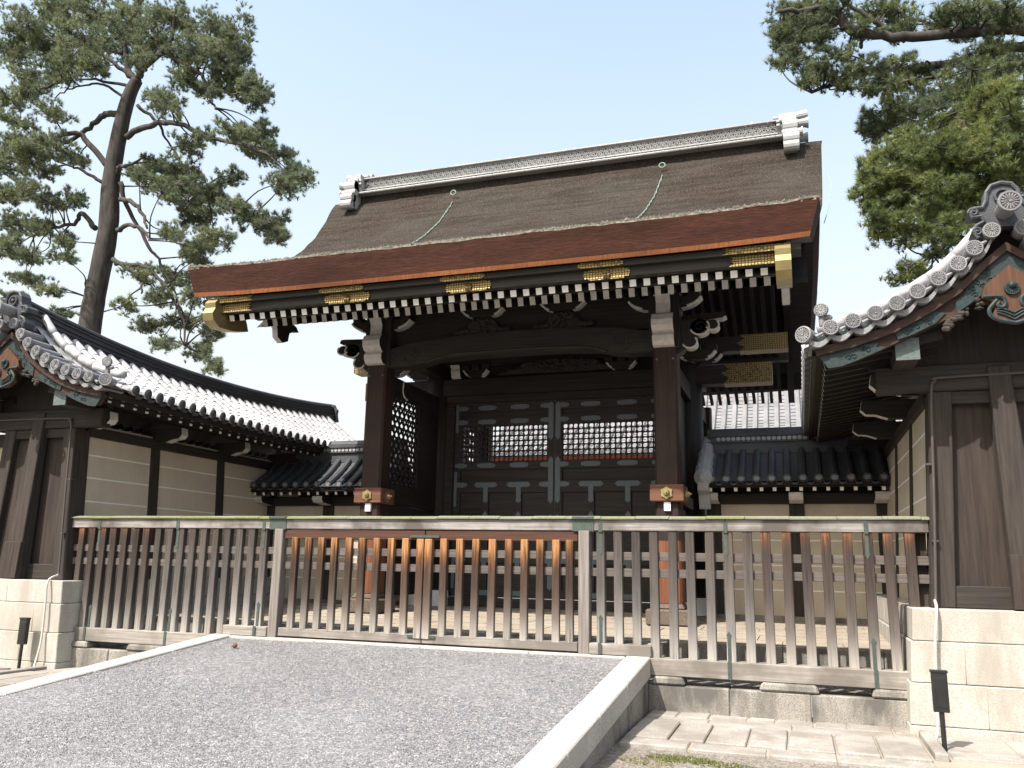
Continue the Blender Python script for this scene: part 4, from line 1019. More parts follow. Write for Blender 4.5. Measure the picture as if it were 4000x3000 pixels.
    band(.17, -.16, -.06, 0); band(.19, -.06, -.04, 0); band(.13, -.04, .02, 1); band(.16, .02, .04, 0); band(.12, .04, .1, 1); band(.15, .1, .12, 0); band(.11, .12, .155, 1); band(.13, .155, .17, 0)
    b.tube([(xw, y, wz(0, y) + .185) for y in yy2], .07, 10); rd = b.build('main_ridge', [M['tile_dark'], M['tile_shadow']], T)
    b = MB(); b.extr([(-.24, -.2), (-.2, .0), (-.22, .1), (-.16, .16), (-.12, .24), (0, .27), (.12, .24), (.16, .16), (.22, .1), (.2, .0), (.24, -.2)], lambda u, v, t: (xw + u, t, wz(0, YB) + v), YB + .1, YB + .2); b.build('ridge_end_tile', M['tile_dark'], rd)
    # descending ridges and the row of round tiles along the verge
    for si in (1, -1):
        b = MB()
        zr9 = lambda u: lin(ZV, u) + .3 - .12 * min(1, u / 1.7)
        for i in range(6):
            a = .12 + i * .285; b.tube([(X(si * u), 9.57, zr9(u)) for u in (a, a + .095, a + .19, a + .282)], [.06, .059, .058, .057], 12)
        b.build('verge_ridge', M['tile'], T, smooth=True)
        for u, z in DISC:
            b = MB(); zc = z - .0; b.tube([(X(si * u), 9.06, zc), (X(si * u), 9.5, zc)], .07, 12, 0); rosette(b, (X(si * u), 9.07, zc), .083, (0, 1, 0)); b.build('verge_tile', [M['tile_mid'], M['tile_mid'], M['tile_shadow']], T)
        b = MB()
        for (u0, z0), (u1, z1) in zip(DISC, DISC[1:] + [(1.93, 4.02)]):
            n = 7; pa = []; pb = []
            for k in range(n):
                t = k / (n - 1); sgg = -.055 * math.sin(math.pi * t)
                pa.append((X(si * (u0 + (u1 - u0) * t)), 9.09, z0 - .055 + (z1 - z0) * t + sgg)); pb.append((X(si * (u0 + (u1 - u0) * t)), 9.09, z0 - .105 + (z1 - z0) * t + sgg * 1.15))
            for k in range(n - 1):
                q = [pa[k], pa[k + 1], pb[k + 1], pb[k]]; q2 = [(x, 9.5, z) for x, y, z in q]
                b.add(q + q2, [(0, 1, 2, 3), (0, 4, 5, 1), (3, 2, 6, 7), (4, 7, 6, 5)])
            mx_, mz_ = X(si * (u0 * .55 + u1 * .45)), z0 * .55 + z1 * .45
            b.tube([(mx_ - s * si * .03, 9.085, mz_ - .02), (mx_ + s * si * .05, 9.08, mz_ - .065)], [.012, .03], 6)
        b.build('verge_pan_tiles', M['tile_mid'], T)
        b = MB(); c = (X(si * 1.97), 9.1, 4.02); ax = Vector((-s * si * .55, 1, 0)); b.tube([Vector(c), Vector(c) + ax.normalized() * .3], [.085, .06], 12); rosette(b, c, .092, ax); b.build('corner_tile', [M['tile_mid'], M['tile_mid'], M['tile_shadow']], T)
        b = MB(); c = (X(si * 1.78), 9.3, 4.16); b.tube([c, (c[0], c[1], c[2] + .12)], .035, 8); rosette(b, (c[0], c[1] - .02, c[2] + .17), .075, (-s * si * .3, 1, .0)); b.ball((c[0] + .06, c[1], c[2] + .09), (.05, .03, .035)); b.build('corner_finial', [M['tile_mid'], M['tile_light'], M['tile_shadow']], T)
    # ogre tile at the apex
    b = MB(); half = [(0, -.12), (.14, -.13), (.2, -.22), (.27, -.24), (.31, -.17), (.28, -.1), (.2, -.06), (.22, .0), (.31, .0), (.33, .06), (.28, .1), (.2, .1), (.165, .17), (.15, .27), (.1, .34), (0, .365)]
    poly = half + [(-u, v) for u, v in half[::-1][1:-1]]
    zo = 5.15
    b.extr(poly, lambda u, v, t: (xw + u, t, zo + v), 9.12, 9.28)
    hp = half[3:]
    for q in (1, -1):
        b.tube([(xw + q * u * .93, 9.11, zo + v * .95) for u, v in hp], .022, 6)
        for cx_, cz_ in ((.255, -.165), (.275, .05)):
            pts = [(xw + q * (cx_ + .05 * (1 - t / 14) * math.cos(t * .75)), 9.1, zo + cz_ + .05 * (1 - t / 14) * math.sin(t * .75)) for t in range(13)]; b.tube(pts, .014, 5)
    b.tube([(xw + .07 * math.cos(k * .524), 9.1, zo + .2 + .07 * math.sin(k * .524)) for k in range(13)], .016, 5, caps=False); b.ball((xw, 9.1, zo + .2), .03)
    ot = b.build('ogre_tile', M['tile_dark'], T)
    b = MB(); b.tube([(xw, 8.86, zo + .03), (xw, 9.2, zo + .03)], .085, 14); rosette(b, (xw, 8.87, zo + .03), .11, (0, 1, 0)); b.build('round_tile', [M['tile_mid'], M['tile_mid'], M['tile_shadow']], ot)
    # barge boards with green copper plates, carved pendant
    up_ = [(u, lin(ZV, u) - .13) for u in (0, .2, .45, .75, 1.1, 1.5, 1.86)]
    lo_ = [(1.86, 3.84), (1.74, 3.69), (1.5, 3.73), (1.28, 3.815), (.89, 3.98), (.5, 4.16), (.35, 4.27), (.18, 4.4), (0, 4.54)]
    for si in (1, -1):
        b = MB(); fn = lambda u, v, t: (X(si * u), t, v)
        b.extr(up_ + lo_, fn, 9.2, 9.29); bb = b.build('barge_board', M['brown_x'], T)
        b = MB(); b.extr(up_ + [(u, z - .09) for u, z in up_[::-1]], fn, 9.15, 9.2); b.build('upper_board', M['brown_x'], bb)
        for poly in ([(1.88, 3.86), (1.75, 3.665), (1.62, 3.68), (1.5, 3.722), (1.34, 3.785), (1.2, 3.845), (1.28, 3.87), (1.24, 3.91), (1.36, 3.9), (1.44, 3.92), (1.6, 3.89), (1.7, 3.9)],
                     [(1.06, 3.93), (.92, 3.975), (.7, 4.08), (.6, 4.18), (.68, 4.2), (.72, 4.26), (.86, 4.18), (1.0, 4.1), (1.1, 4.02)],
                     [(0, 4.545), (.18, 4.405), (.35, 4.275), (.5, 4.17), (.5, 4.3), (.42, 4.36), (.34, 4.52), (.16, 4.68), (0, 4.82)],
                     ):
            b = MB(); b.extr(poly, fn, 9.185, 9.2); c = (sum(p[0] for p in poly) / len(poly), sum(p[1] for p in poly) / len(poly))
            q = random.Random(len(poly))
            for k in range(9):
                a = q.choice(poly); t = q.uniform(.2, .75); cu, cv = c[0] + (a[0] - c[0]) * t, c[1] + (a[1] - c[1]) * t
                pts = [fn(cu + .035 * (1 - i / 10) * math.cos(i * .8), cv + .035 * (1 - i / 10) * math.sin(i * .8), 9.182) for i in range(9)]; b.tube(pts, .007, 4)
            b.build('copper_plate', M['copper'], bb)
            for (p, p2) in (((1.75, 4.0), (1.25, 4.1)),) if len(poly) > 11 else ():
                b = MB(); b.extr([(1.84, 3.92), (1.2, 4.07), (1.15, 4.11), (1.25, 4.12), (1.84, 4.0)], fn, 9.142, 9.15); b.build('copper_plate', M['copper'], bb)
        b = MB(); B(b, si * .86, si * 1.08, 9.3, 9.9, 3.74, 3.96); pu = b.build('purlin', M['wall_timber_y'], T, bevel=.008)
        b = MB(); B(b, si * .855, si * 1.085, 9.285, 9.3, 3.735, 3.965); b.build('copper_cap', M['copper_pale'], pu)
    b = MB(); half = [(0, .52), (.24, .32), (.27, .2), (.16, .14), (.17, .06), (.2, .0), (.12, -.06), (0, -.09)]
    poly = half + [(-u, v) for u, v in half[::-1][1:-1]]; zg = 4.1
    b.extr(poly, lambda u, v, t: (xw + u, t, zg + v), 9.13, 9.2); pg = b.build('gable_pendant', M['orange_wood'], T)
    b = MB()
    for q in (1, -1):
        b.tube(smoothpath([(xw + q * .26, 9.12, zg + .2), (xw + q * .1, 9.12, zg + .19), (xw + q * .07, 9.12, zg + .12), (xw + q * .1, 9.12, zg + .08), (xw + q * .14, 9.12, zg + .1), (xw + q * .12, 9.12, zg + .14)], 5), .02, 6)
        b.tube(smoothpath([(xw + q * .14, 9.12, zg + .16), (xw + q * .22, 9.12, zg + .06), (xw + q * .18, 9.12, zg - .03), (xw, 9.12, zg - .09)], 5), .022, 6)
        for k in range(3): b.tube(smoothpath([(xw, 9.12, zg - .05 + k * .035), (xw + q * .08, 9.12, zg - .0 + k * .03), (xw + q * .15, 9.12, zg + .03 + k * .02)], 4), .01, 5)
    rosette(b, (xw, 9.14, zg + .27), .07, (0, 1, 0), 0, 0); b.ball((xw, 9.1, zg + .3), .035); b.build('pendant_carving', M['copper'], pg)
    q = random.Random(4)
    for sd in (1, -1):
        b = MB()
        for k in range(26):
            t = q.random(); u = .2 + .42 * t; z = zg + .18 - .16 * t * t - .1 * t + q.uniform(-.05, .07) * (1 - t * .5); b.ball((xw + sd * u, 9.2, z), (q.uniform(.02, .05), .03, q.uniform(.015, .035)), 0, 6, 4)
        b.build('pendant_fin', M['wall_timber'], pg)
    return T, X
Tl, Xl = side_wall(1, -11.12, 'roofed plaster wall at left of the gate, its long bright tiled slope facing the gate', M['tile'])
Tr, Xr = side_wall(-1, 2.12, 'roofed wall at right of the gate with flower round tiles on its gable against the sky', M['tile'])
for T, X, s in ((Tl, Xl, 1), (Tr, Xr, -1)):                               # thin conduits on the end faces
    b = MB(); pth = smoothpath([(X(-1.3), 9.8, 3.66), (X(.5), 9.8, 3.64), (X(.66), 9.8, 3.6), (X(.71), 9.8, 3.45), (X(.76), 9.8, 2.5), (X(.82), 9.8, 1.5), (X(.84), 9.78, 1.3)], 6); b.tube(pth, .015, 8)
    for z in (1.9, 2.7): b.box(X(.79) - .03, X(.79) + .03, 9.8, 9.86, z, z + .02)
    b.build('conduit', M['pipe_dark'], T, smooth=False)
    b = MB(); b.tube(smoothpath([(X(.845), 9.78, 1.31), (X(.86), 9.6, 1.22), (X(.9), 9.57, .9), (X(.93), 9.55, .4), (X(.97), 9.45, .05), (X(1.1), 9.35, .02)], 6), .015, 10); b.build('conduit', M['pipe'], T, smooth=True)

# the plaster wall running left from the left gable end
T = thing('plaster_wall', 'plaster wall with white lines at the far left edge behind the left gable', 'wall', (-14, 10.4, 0))
MB().box(-17, -12.2, 10.3, 10.5, 1.2, 3.3).build('plaster', M['plaster'], T)
b = MB()
for z in (1.67, 2.04, 2.41, 2.77, 3.1): b.box(-17, -12.2, 10.294, 10.3, z - .011, z + .011)
b.build('white_line', M['line'], T); MB().box(-17, -12.0, 9.95, 10.6, -.1, 1.2).build('stone_base', M['granite_wall'], T); MB().box(-17, -12.2, 10.2, 10.55, 3.3, 3.5).build('wall_plate', M['wall_timber_x'], T)

# ------------------------------------------------------------ low wing walls joining the gate
def wing_wall(x0, x1, label, mirror):
    T = thing('wing_wall', label, 'wall', ((x0 + x1) / 2, 15.2, .7), 'low wing walls beside the gate')
    yf = 14.95
    MB().box(x0, x1, yf - .08, 15.6, .5, .84).build('stone_footing', M['granite_grey'], T, bevel=.01)
    pl = MB().box(x0, x1, yf, 15.5, .84, 2.75).build('plaster', M['plaster'], T)
    b = MB()
    for z in (1.25, 1.65, 2.06, 2.45): b.box(x0, x1, yf - .006, yf, z - .011, z + .011)
    b.build('white_line', M['line'], pl)
    n = 2
    for i in range(n + 1):
        x = x0 + .1 + (x1 - x0 - .2) * i / n; MB().box(x - .12, x + .12, yf - .05, yf + .02, .84, 2.66).build('wall_post', M['wall_timber'], T, bevel=.008)
    MB().box(x0, x1, yf - .08, yf + .06, 2.66, 2.84).build('wall_plate', M['wall_timber_x'], T, bevel=.01)
    RZ = [(0, 3.72), (.2, 3.52), (.5, 3.28), (.9, 3.03)]
    rz_ = lambda d: lin(RZ, abs(d)); yr = 15.22
    b = MB(); st = []
    for k in range(6): st += [(.12 + k * .14, .014), (.12 + k * .14 + .136, -.004)]
    for sd in (-1, 1):
        b.grid(lambda q, x: (x, yr + sd * q[0], rz_(q[0]) - .04 + q[1]), [(0, 0)] + st, [x0 - .02, x1])
        b.grid(lambda q, x: (x, yr + sd * q, rz_(q) - .13), [0, .5, .92], [x0, x1], 1)
        x = x0 + .13
        while x < x1 - .02:
            b.tube([(x, yr + sd * d, rz_(d) + .005) for d in (.14, .3, .5, .7, .9)], .06, 8)
            b.tube([(x, yr + sd * .9, rz_(.9) + .005), (x, yr + sd * .935, rz_(.9))], .07, 12); b.tube([(x, yr + sd * .935, rz_(.9)), (x, yr + sd * .94, rz_(.9))], .045, 10, 2)
            b.extr([(.05, .0), (.085, -.05), (.12, -.062), (.155, -.05), (.19, .0), (.19, -.03), (.155, -.085), (.12, -.097), (.085, -.085), (.05, -.03)], lambda u, v, t: (x + u, yr + sd * t, rz_(.9) - .01 + v), .86, .91)
            x += .24
    b.build('tile_roof', [M['tile_dark'], M['dark_y'], M['tile_mid']], T, flip=False)
    b = MB(); b.box(x0 + .04, x1, yr - .16, yr + .16, 3.55, 3.74); b.box(x0 + .02, x1, yr - .2, yr + .2, 3.74, 3.765); b.box(x0 + .04, x1, yr - .14, yr + .14, 3.765, 3.85, 1); b.box(x0 + .02, x1, yr - .18, yr + .18, 3.85, 3.875); b.tube([(x0, yr, 3.93), (x1, yr, 3.93)], .085, 10); b.box(x0 + .04, x1, yr - .12, yr + .12, 3.87, 3.93)
    x = x0 + .2
    while x < x1 - .05: b.tube([(x, yr - .14, 3.808), (x, yr - .155, 3.808)], .036, 10, 2); x += .085
    b.build('ridge', [M['tile_dark'], M['tile_shadow'], M['tile']], T)
    MB().box(x0, x1, yr - .88, yr - .8, 2.9, 2.965).build('eave_board', M['brown_x'], T)
    i = 0; x = x0 + .1
    while x < x1 - .03:
        MB().beam((x, yr - .83, 2.865), (x, yr - .2, 3.12), .055, .062, 0, 1).build('rafter', [M['dark_y'], M['white']], T)
        x += .205
    for x in (x0 + .1, (x0 + x1) / 2, x1 - .15):
        b = MB(); b.extr([(-.75, 2.82), (-.76, 2.76), (-.7, 2.7), (-.5, 2.68), (-.3, 2.66), (-.2, 2.66), (-.2, 2.82)], lambda u, v, t: (x + t, yr + u, v), -.11, .11, 0, side=lambda i: 1 if i < 4 else 0); b.build('bracket_arm', [M['dark_x'], M['shaded_white']], T)
    # lobed verge tiles next to the gate column, sunlight put into their pale colour
    xv = x1 + .0 if mirror else x0 - .0
    b = MB(); dd = [.0, .15, .3, .32, .5, .52, .72, .74, .95, .98, 1.06]; rr = [.11, .11, .115, .14, .115, .14, .115, .15, .13, .15, .05]
    b.tube([(xv, yr - d, rz_(d) + .08 - (.05 if d > .9 else 0)) for d in dd], rr, 12); b.extr([(-1.02, 2.98), (-1.0, 2.84), (-.86, 2.78), (-.8, 2.55), (-.7, 2.55), (-.6, 2.8), (-.6, 3.1)], lambda u, v, t: (xv + t, yr + u, v), -.09, .09)
    b.build('sunlit_verge_tile', M['tile_light'], T, smooth=False)
wing_wall(-1.48, 1.42, 'low tile roofed wing wall between the gate and the right side wall', False)
wing_wall(-10.42, -7.45, 'low tile roofed wing wall tucked between the left side wall and the gate column', True)

# ------------------------------------------------------------ hall beyond the gate
T = thing('palace_hall', 'distant vermilion hall with a pale tiled roof seen behind the gate', 'building', (0, 38, 0))
HX0, HX1 = -13.7, 14; 
MB().box(HX0, HX1, 37, 41, .5, 1.1).build('stone_base', M['granite'], T)
MB().box(HX0, HX1, 38.2, 40.5, 1.1, 6.35).build('wall', M['far_wall'], T)
b = MB(); x = HX0
while x < HX1: b.tube([(x, 38, 1.1), (x, 38, 6.2)], .22, 10); x += 3
b.box(HX0, HX1, 37.85, 38.15, 5.75, 6.2); b.box(HX0, HX1, 36.6, 36.75, 6.12, 6.36); b.box(HX0, HX1, 37.9, 38.1, 4.6, 4.9); b.build('timber_frame', M['vermilion'], T)
HR = [(0, 6.4), (1.2, 6.95), (2.6, 7.95), (4, 9.3), (5.2, 10.8)]
b = MB(); b.grid(lambda d, x: (x, 36 + d, lin(HR, d)), [0, 1.2, 2.6, 4, 5.2], [HX0, HX1]); b.grid(lambda d, x: (x, 46.4 - d, lin(HR, d)), [0, 1.2, 2.6, 4, 5.2], [HX0, HX1]); b.grid(lambda d, x: (x, 36 + d, 6.37), [0, 10], [HX0, HX1])
x = HX0 + .1
while x < HX1: b.tube([(x, 36 + d, lin(HR, d) + .05) for d in (0, 1.2, 2.6, 4, 5.2)], .12, 7); x += .46
for k in range(26):
    d = .1 + k * .2; b.box(HX0, HX1, 36 + d, 36 + d + .14, lin(HR, d) - .1, lin(HR, d) + .035, 1)
b.build('tile_roof', [M['tile_mid'], M['tile_dark']], T, flip=False)  # dark pan courses carry the shadow ribs in their colour
MB().box(HX0, HX1, 40.8, 41.6, 10.6, 11.4).build('ridge', M['tile'], T)

# ------------------------------------------------------------ pine trees
CAMP = Vector((0, 0, 1.6)); Rx, Ux, Fx = r2, u2, fw
def at(px, py, D):                                                       # ground distance D along +Y of a photographed point -> world
    k = 4000 / 2212
    d = Rx * ((px * k - 2000) / 3279.0) - Ux * ((py * k - 1500) / 3279.0) + Fx
    return CAMP + d * (D / d.y)
def pine(name, label, D, trunk, limbs, pads, mat, needles, seed, trunk_r, back=0.0, dens=1.0, nl=.215, twigs=True, base=None, dspan=1.0):
    q = random.Random(seed); sc = D / 27.0
    pts = [at(x, y, D) for x, y in trunk]
    foot = base if base else (pts[0].x, pts[0].y, 0)
    T = thing(name, label, 'pine tree', foot, 'pine trees behind the walls')
    b = MB()
    path = smoothpath([Vector((pts[0].x - .1, pts[0].y, 0)) if not base else Vector(base)] + pts, 5)
    n = len(path); b.tube(path, [trunk_r * (1.1 - .56 * (i / n) ** 1.3) * (1 + q.uniform(-.03, .03)) for i in range(n)], 14); b.build('trunk', M['trunk_bark'], T, smooth=True)
    b = MB(); nodes = []
    for pl, r0, dy in limbs:
        P = [at(x, y, D) + Vector((0, dy * (i / (len(pl) - 1)) * dspan, 0)) for i, (x, y) in enumerate(pl)]
        # keep photographed direction although the depth changes
        P = [CAMP + (p - CAMP).normalized() * (p - CAMP).length for p in P]
        P2 = smoothpath(P, 5)
        for i in range(1, len(P2) - 1): P2[i] = P2[i] + Vector((q.uniform(-1, 1), q.uniform(-1, 1), q.uniform(-1, 1))) * .05 * sc
        k = len(P2); b.tube(P2, [r0 * .82 * (1 - .7 * i / k) for i in range(k)], 8); nodes += P2
    nodes += path[len(path) // 3:]
    nb = MB()
    px_m = D / 1813.0 * 1.02
    for (cx, cy, rx, ry) in pads:
        for rep in range(3):
            dy = q.gauss(0, 1.2) * sc * dspan if rep == 0 else q.gauss(0, 2.2) * sc * dspan
            c = at(cx + q.uniform(-6, 6), cy + q.uniform(-6, 6), D + dy); RX, RZ = rx * px_m * 1.0, ry * px_m * 1.0
            RY = min(RX, 1.2 * sc)
            # twig from the nearest limb
            nn = min(nodes, key=lambda p: (p - c).length_squared + (3 if p.z > c.z + .5 else 0))
            if (nn - c).length < 2.2 * sc:
                mid = (nn + c) / 2 + Vector((q.uniform(-.3, .3), q.uniform(-.3, .3), q.uniform(-.2, .25))) * sc
                b.tube(smoothpath([nn, mid, c], 4), [(.04 - .0035 * i) * sc for i in range(9)], 5)
            nt_ = int(dens * .62 * rx * ry * math.pi / 105)
            subs = []
            for k in range(q.randint(7, 11)):                              # smaller irregular sprays, each on its own twig
                a = q.uniform(0, 6.28); r_ = math.sqrt(q.random()) * 1.15; f = q.uniform(.25, .6)
                e = c + Vector((RX * r_ * math.cos(a), RY * r_ * math.sin(a), RZ * q.uniform(-.95, .95)))
                b.tube([c, (c + e) / 2 + Vector((q.uniform(-.1, .1), q.uniform(-.1, .1), q.uniform(-.1, .05))) * sc, e], [.022 * sc, .015 * sc, .008 * sc], 4, caps=False); subs.append((e, f))
            tot = sum(f for e, f in subs)
            for k in range(nt_):
                x_ = q.uniform(0, tot); i_ = 0
                while x_ > subs[i_][1]: x_ -= subs[i_][1]; i_ += 1
                e, f = subs[i_]
                t = e + Vector((q.gauss(0, .5) * RX * f, q.gauss(0, .5) * RY * f, q.gauss(0, .38) * RZ * min(1, f * 1.5)))
                ax = Vector(((t.x - e.x) / RX + q.gauss(0, .45), (t.y - e.y) / RY + q.gauss(0, .45), q.uniform(-.1, 1.1))).normalized()
                L = nl * sc * q.uniform(.7, 1.25)
                u = ax.orthogonal().normalized(); v = ax.cross(u)
                for j in range(needles):
                    a = q.uniform(0, 6.28); op = q.uniform(.15, 1.25); d = ax * math.cos(op) + (u * math.cos(a) + v * math.sin(a)) * math.sin(op)
                    o_ = t - ax * q.uniform(0, .1) * sc; sd = d.orthogonal().normalized() if j % 2 else d.cross(ax).normalized() if d.cross(ax).length > .01 else d.orthogonal().normalized()
                    wd = .0105 * sc; i0 = len(nb.v)
                    nb.v += [tuple(o_ - sd * wd), tuple(o_ + sd * wd), tuple(o_ + d * L * q.uniform(.75, 1))]; nb.f.append([i0, i0 + 1, i0 + 2]); nb.m.append(0)
    b.build('branches', M['trunk_bark'], T, smooth=True)
    nb.build('crown', M[mat], T, flip=False)
    return T
Z = lambda pts: [(x / 3, y / 3) for x, y in pts]
LT = 26.0
limbs = [(Z([(890, 520), (830, 460), (820, 330), (800, 230)]), .22, 0), (Z([(905, 510), (960, 460), (1120, 360), (1200, 270), (1240, 150)]), .2, -1), (Z([(940, 450), (870, 320), (820, 230), (700, 120)]), .14, 1),
         (Z([(1120, 370), (1280, 480), (1400, 570), (1480, 740), (1560, 830)]), .13, -1.5), (Z([(1400, 570), (1560, 650), (1700, 680)]), .08, -1), (Z([(820, 890), (950, 850), (1100, 840), (1280, 880), (1450, 970), (1680, 1040), (1820, 1090), (1950, 1170)]), .17, -2),
         (Z([(770, 1130), (830, 1110), (950, 1140), (1090, 1130)]), .13, -1.5), (Z([(780, 1290), (920, 1350), (1010, 1450), (1070, 1540)]), .14, -1), (Z([(760, 1490), (900, 1490), (1050, 1560), (1150, 1650)]), .13, -1.6), (Z([(780, 1180), (800, 1350), (900, 1560), (940, 1660), (1010, 1850)]), .13, 1.2),
         (Z([(1150, 1190), (1300, 1250), (1450, 1320), (1600, 1390), (1750, 1450)]), .11, -1), (Z([(770, 740), (650, 730), (560, 780), (400, 860), (200, 900), (0, 930)]), .19, 1), (Z([(700, 1080), (580, 920), (540, 900), (420, 960), (330, 1020), (150, 1170), (0, 1260)]), .17, -1.5),
         (Z([(670, 1180), (600, 1140), (540, 1120), (440, 1090)]), .1, -1), (Z([(620, 1480), (500, 1370), (420, 1420), (230, 1440), (90, 1470)]), .15, 1), (Z([(790, 340), (660, 300), (500, 270), (330, 290)]), .13, 1), (Z([(850, 500), (780, 440), (680, 380), (550, 350), (400, 340)]), .13, -1),
         (Z([(770, 740), (420, 500), (280, 580), (120, 630), (0, 630)][1:]), .1, 0), (Z([(810, 640), (700, 570), (600, 580), (480, 640), (440, 710)]), .08, -.8), (Z([(890, 680), (970, 760), (980, 850), (1060, 1000)]), .1, 1.5), (Z([(470, 500), (620, 520), (850, 560)][::-1]), .1, 0),
         ([(245, 560), (290, 585), (330, 615), (345, 650)], .13, -1), ([(225, 580), (180, 600), (165, 640), (165, 690)], .11, .8), ([(250, 570), (320, 580), (370, 620), (420, 690), (440, 760)], .12, -1), ([(380, 640), (400, 680), (410, 740)], .06, -.5)]
pads = [(60, 60, 60, 40), (130, 40, 60, 40), (200, 25, 60, 35), (290, 30, 60, 40), (370, 40, 50, 35), (450, 55, 50, 35), (500, 80, 40, 40), (30, 110, 45, 40), (100, 110, 60, 35), (180, 90, 60, 35), (260, 80, 60, 35), (330, 90, 45, 35), (400, 110, 50, 35), (470, 120, 50, 35), (515, 110, 28, 38),
        (60, 150, 60, 25), (140, 140, 50, 25), (210, 140, 40, 25), (300, 130, 35, 25), (480, 165, 45, 28), (525, 180, 38, 32), (555, 210, 36, 26), (568, 205, 26, 20), (400, 175, 40, 22), (365, 225, 32, 26), (340, 215, 28, 20), (450, 195, 32, 22), (20, 215, 40, 25), (60, 195, 40, 20), (110, 240, 34, 20), (40, 262, 45, 18), (130, 165, 38, 16), (30, 300, 40, 28), (60, 328, 48, 26), (120, 305, 40, 18), (20, 360, 40, 28), (150, 340, 32, 16), (100, 368, 38, 18), (180, 350, 22, 14), (10, 420, 30, 25), (60, 408, 40, 22), (110, 440, 42, 20), (160, 430, 30, 20), (30, 480, 42, 26), (90, 490, 38, 24), (138, 520, 26, 20), (20, 540, 38, 26), (70, 558, 38, 20),
        (500, 285, 42, 18), (540, 300, 42, 22), (568, 278, 26, 18), (600, 330, 38, 20), (555, 328, 40, 16), (635, 370, 36, 24), (610, 400, 36, 20), (652, 388, 26, 22), (400, 310, 36, 16), (440, 290, 28, 15), (335, 350, 38, 26), (380, 368, 46, 30), (300, 372, 32, 20), (420, 400, 42, 26), (350, 410, 42, 24), (460, 420, 36, 20), (500, 380, 30, 16), (500, 442, 40, 18), (540, 470, 36, 20), (588, 480, 32, 26), (600, 508, 26, 22), (430, 470, 42, 26), (470, 510, 42, 24), (400, 440, 36, 20), (420, 530, 36, 20), (370, 500, 30, 18),
        (420, 560, 32, 20), (380, 600, 42, 22), (300, 590, 36, 20), (340, 640, 30, 20), (430, 640, 36, 24), (465, 680, 28, 22), (400, 700, 38, 18), (455, 720, 28, 18), (430, 760, 30, 20), (458, 785, 24, 18), (320, 700, 36, 16), (350, 740, 30, 14), (270, 660, 26, 16), (60, 600, 42, 16), (110, 630, 30, 14), (20, 640, 30, 14), (140, 560, 26, 14), (130, 680, 26, 12), (40, 680, 30, 14)]
pine('pine_tree', 'tall open pine with a leaning grey trunk behind the left wall roof', LT, [(190, 735), (205, 640), (233, 500), (240, 390), (262, 270), (280, 205), (297, 172)], limbs, pads, 'needle_a', 26, 11, .43, dens=5.4)
K = lambda pts: [(1438 + x * .35, y * .35) for x, y in pts]
U = lambda L: [(1438 + x * .35, y * .35, a * .35, c * .35) for x, y, a, c in L]
RT = 21.0
limbs = [(K([(2600, 260), (2212, 200), (1900, 240), (1450, 290), (1200, 290), (1100, 270), (1030, 170), (860, 215), (700, 240)]), .2, -1.5), (K([(1480, 250), (1280, 160), (1120, 90), (1000, 20)]), .1, -.8), (K([(2700, 330), (2212, 270), (1900, 330), (1600, 370), (1300, 380), (1100, 420), (900, 490)]), .17, .8),
         (K([(1900, 330), (1780, 420), (1650, 520), (1400, 560)]), .08, -.6), (K([(2700, 430), (2212, 500), (1900, 560), (1700, 640), (1600, 690), (1450, 760), (1300, 770)]), .12, .6), (K([(1210, 290), (1200, 240), (1100, 190), (1000, 130)]), .07, -.5), (K([(2500, 60), (2100, 60), (1900, 20), (1700, 30)]), .12, 1)]
pads = U([(750, 60, 110, 55), (900, 60, 110, 60), (730, 150, 80, 55), (850, 170, 90, 50), (710, 240, 60, 45), (765, 300, 70, 40), (705, 390, 55, 42), (800, 380, 80, 38), (950, 250, 90, 50), (1000, 120, 100, 50), (1100, 45, 100, 45), (1050, 350, 80, 40), (950, 430, 80, 40), (900, 500, 60, 34), (1050, 480, 80, 38), (1100, 535, 50, 26), (1200, 400, 100, 42), (1300, 480, 90, 42), (1350, 545, 70, 34), (1250, 540, 50, 32), (1200, 180, 80, 45), (1300, 80, 100, 55), (1420, 190, 100, 45), (1450, 90, 90, 50), (1450, 400, 90, 45), (1500, 500, 90, 42), (1600, 430, 70, 36), (1680, 140, 90, 45), (1800, 80, 100, 50), (1950, 60, 100, 50), (1900, 420, 110, 50), (2000, 320, 110, 50), (2100, 150, 100, 60), (2120, 50, 110, 55), (2150, 380, 100, 70), (2000, 480, 120, 55), (1850, 180, 80, 35),
          (1300, 740, 80, 45), (1400, 660, 100, 50), (1550, 620, 90, 45), (1700, 560, 110, 45), (1850, 540, 100, 45), (1260, 800, 55, 40), (1350, 820, 85, 45), (1460, 730, 90, 50), (1650, 650, 90, 40)])
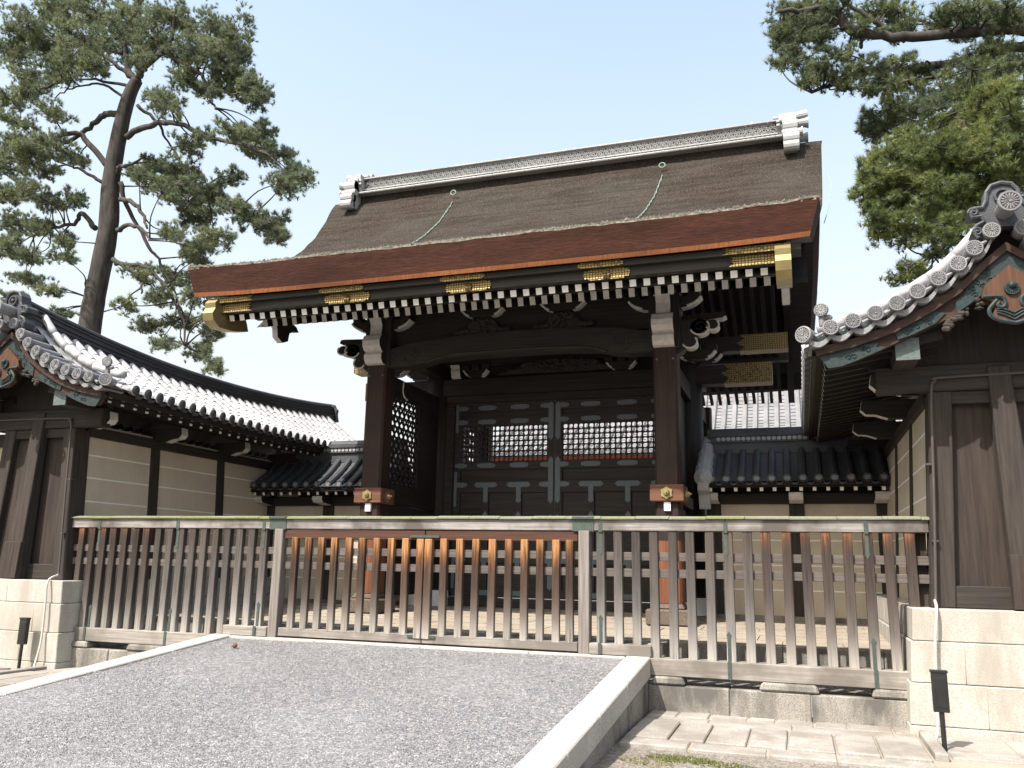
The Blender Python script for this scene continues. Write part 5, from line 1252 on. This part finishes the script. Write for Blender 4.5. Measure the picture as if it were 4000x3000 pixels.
pine('pine_tree', 'dark pine reaching in from the right edge with long level limbs above the roof', RT, [(2460, 620), (2450, 300), (2430, 120), (2380, 40)], limbs, pads, 'needle_b', 26, 12, .45, dens=4.8, nl=.225, dspan=.8)
limbs = [(K([(2600, 1350), (2100, 1000), (1900, 930), (1770, 840)]), .13, -1), (K([(2500, 1400), (1900, 1230), (1620, 1090), (1600, 900)]), .1, -.8), (K([(2500, 1500), (1800, 1450), (1500, 1310), (1350, 1330)]), .1, .5), (K([(2500, 1450), (1700, 1240), (1400, 1100), (1250, 1050)]), .1, .5), (K([(2600, 900), (2150, 800), (1900, 700)]), .1, -.5), (K([(2600, 1500), (1900, 1380), (1750, 1480), (1660, 1540)]), .07, .5)]
pads = U([(1700, 780, 130, 70), (1850, 700, 130, 70), (2000, 620, 130, 70), (2120, 540, 100, 70), (2150, 700, 120, 80), (2000, 780, 140, 80), (1850, 860, 140, 80), (1650, 900, 130, 70), (1500, 880, 100, 62), (1400, 950, 100, 60), (1300, 1000, 80, 52), (1255, 1060, 62, 44), (1450, 1060, 120, 60), (1600, 1020, 130, 70), (1800, 1000, 130, 80), (1950, 960, 130, 80), (2100, 900, 120, 80), (1310, 1120, 80, 40), (1215, 1190, 50, 34), (1280, 1230, 62, 40), (1400, 1180, 110, 60), (1560, 1150, 110, 60), (1700, 1120, 120, 70), (1850, 1110, 120, 70), (2000, 1080, 130, 80), (2130, 1050, 110, 80), (1275, 1310, 60, 38), (1350, 1380, 80, 50), (1330, 1450, 60, 38), (1450, 1300, 100, 50), (1610, 1280, 90, 45), (1720, 1250, 90, 60), (1830, 1220, 100, 70), (1870, 1320, 110, 80), (1510, 1400, 100, 52), (1480, 1495, 60, 25), (1610, 1420, 90, 42), (1720, 1400, 100, 60), (1750, 1500, 55, 26), (2000, 1250, 130, 90), (2120, 1200, 110, 90)])
pads += [(1975, 571, 24, 10), (1950, 606, 28, 9), (2025, 547, 22, 10), (2000, 590, 18, 9)]
pine('pine_tree', 'bushy yellow green pine behind the right gable, lower than the dark limbs', 19.0, [(2560, 900), (2500, 560), (2420, 380), (2330, 300)], limbs, pads, 'needle_c', 26, 13, .4, dens=4.8, nl=.225, dspan=.7)
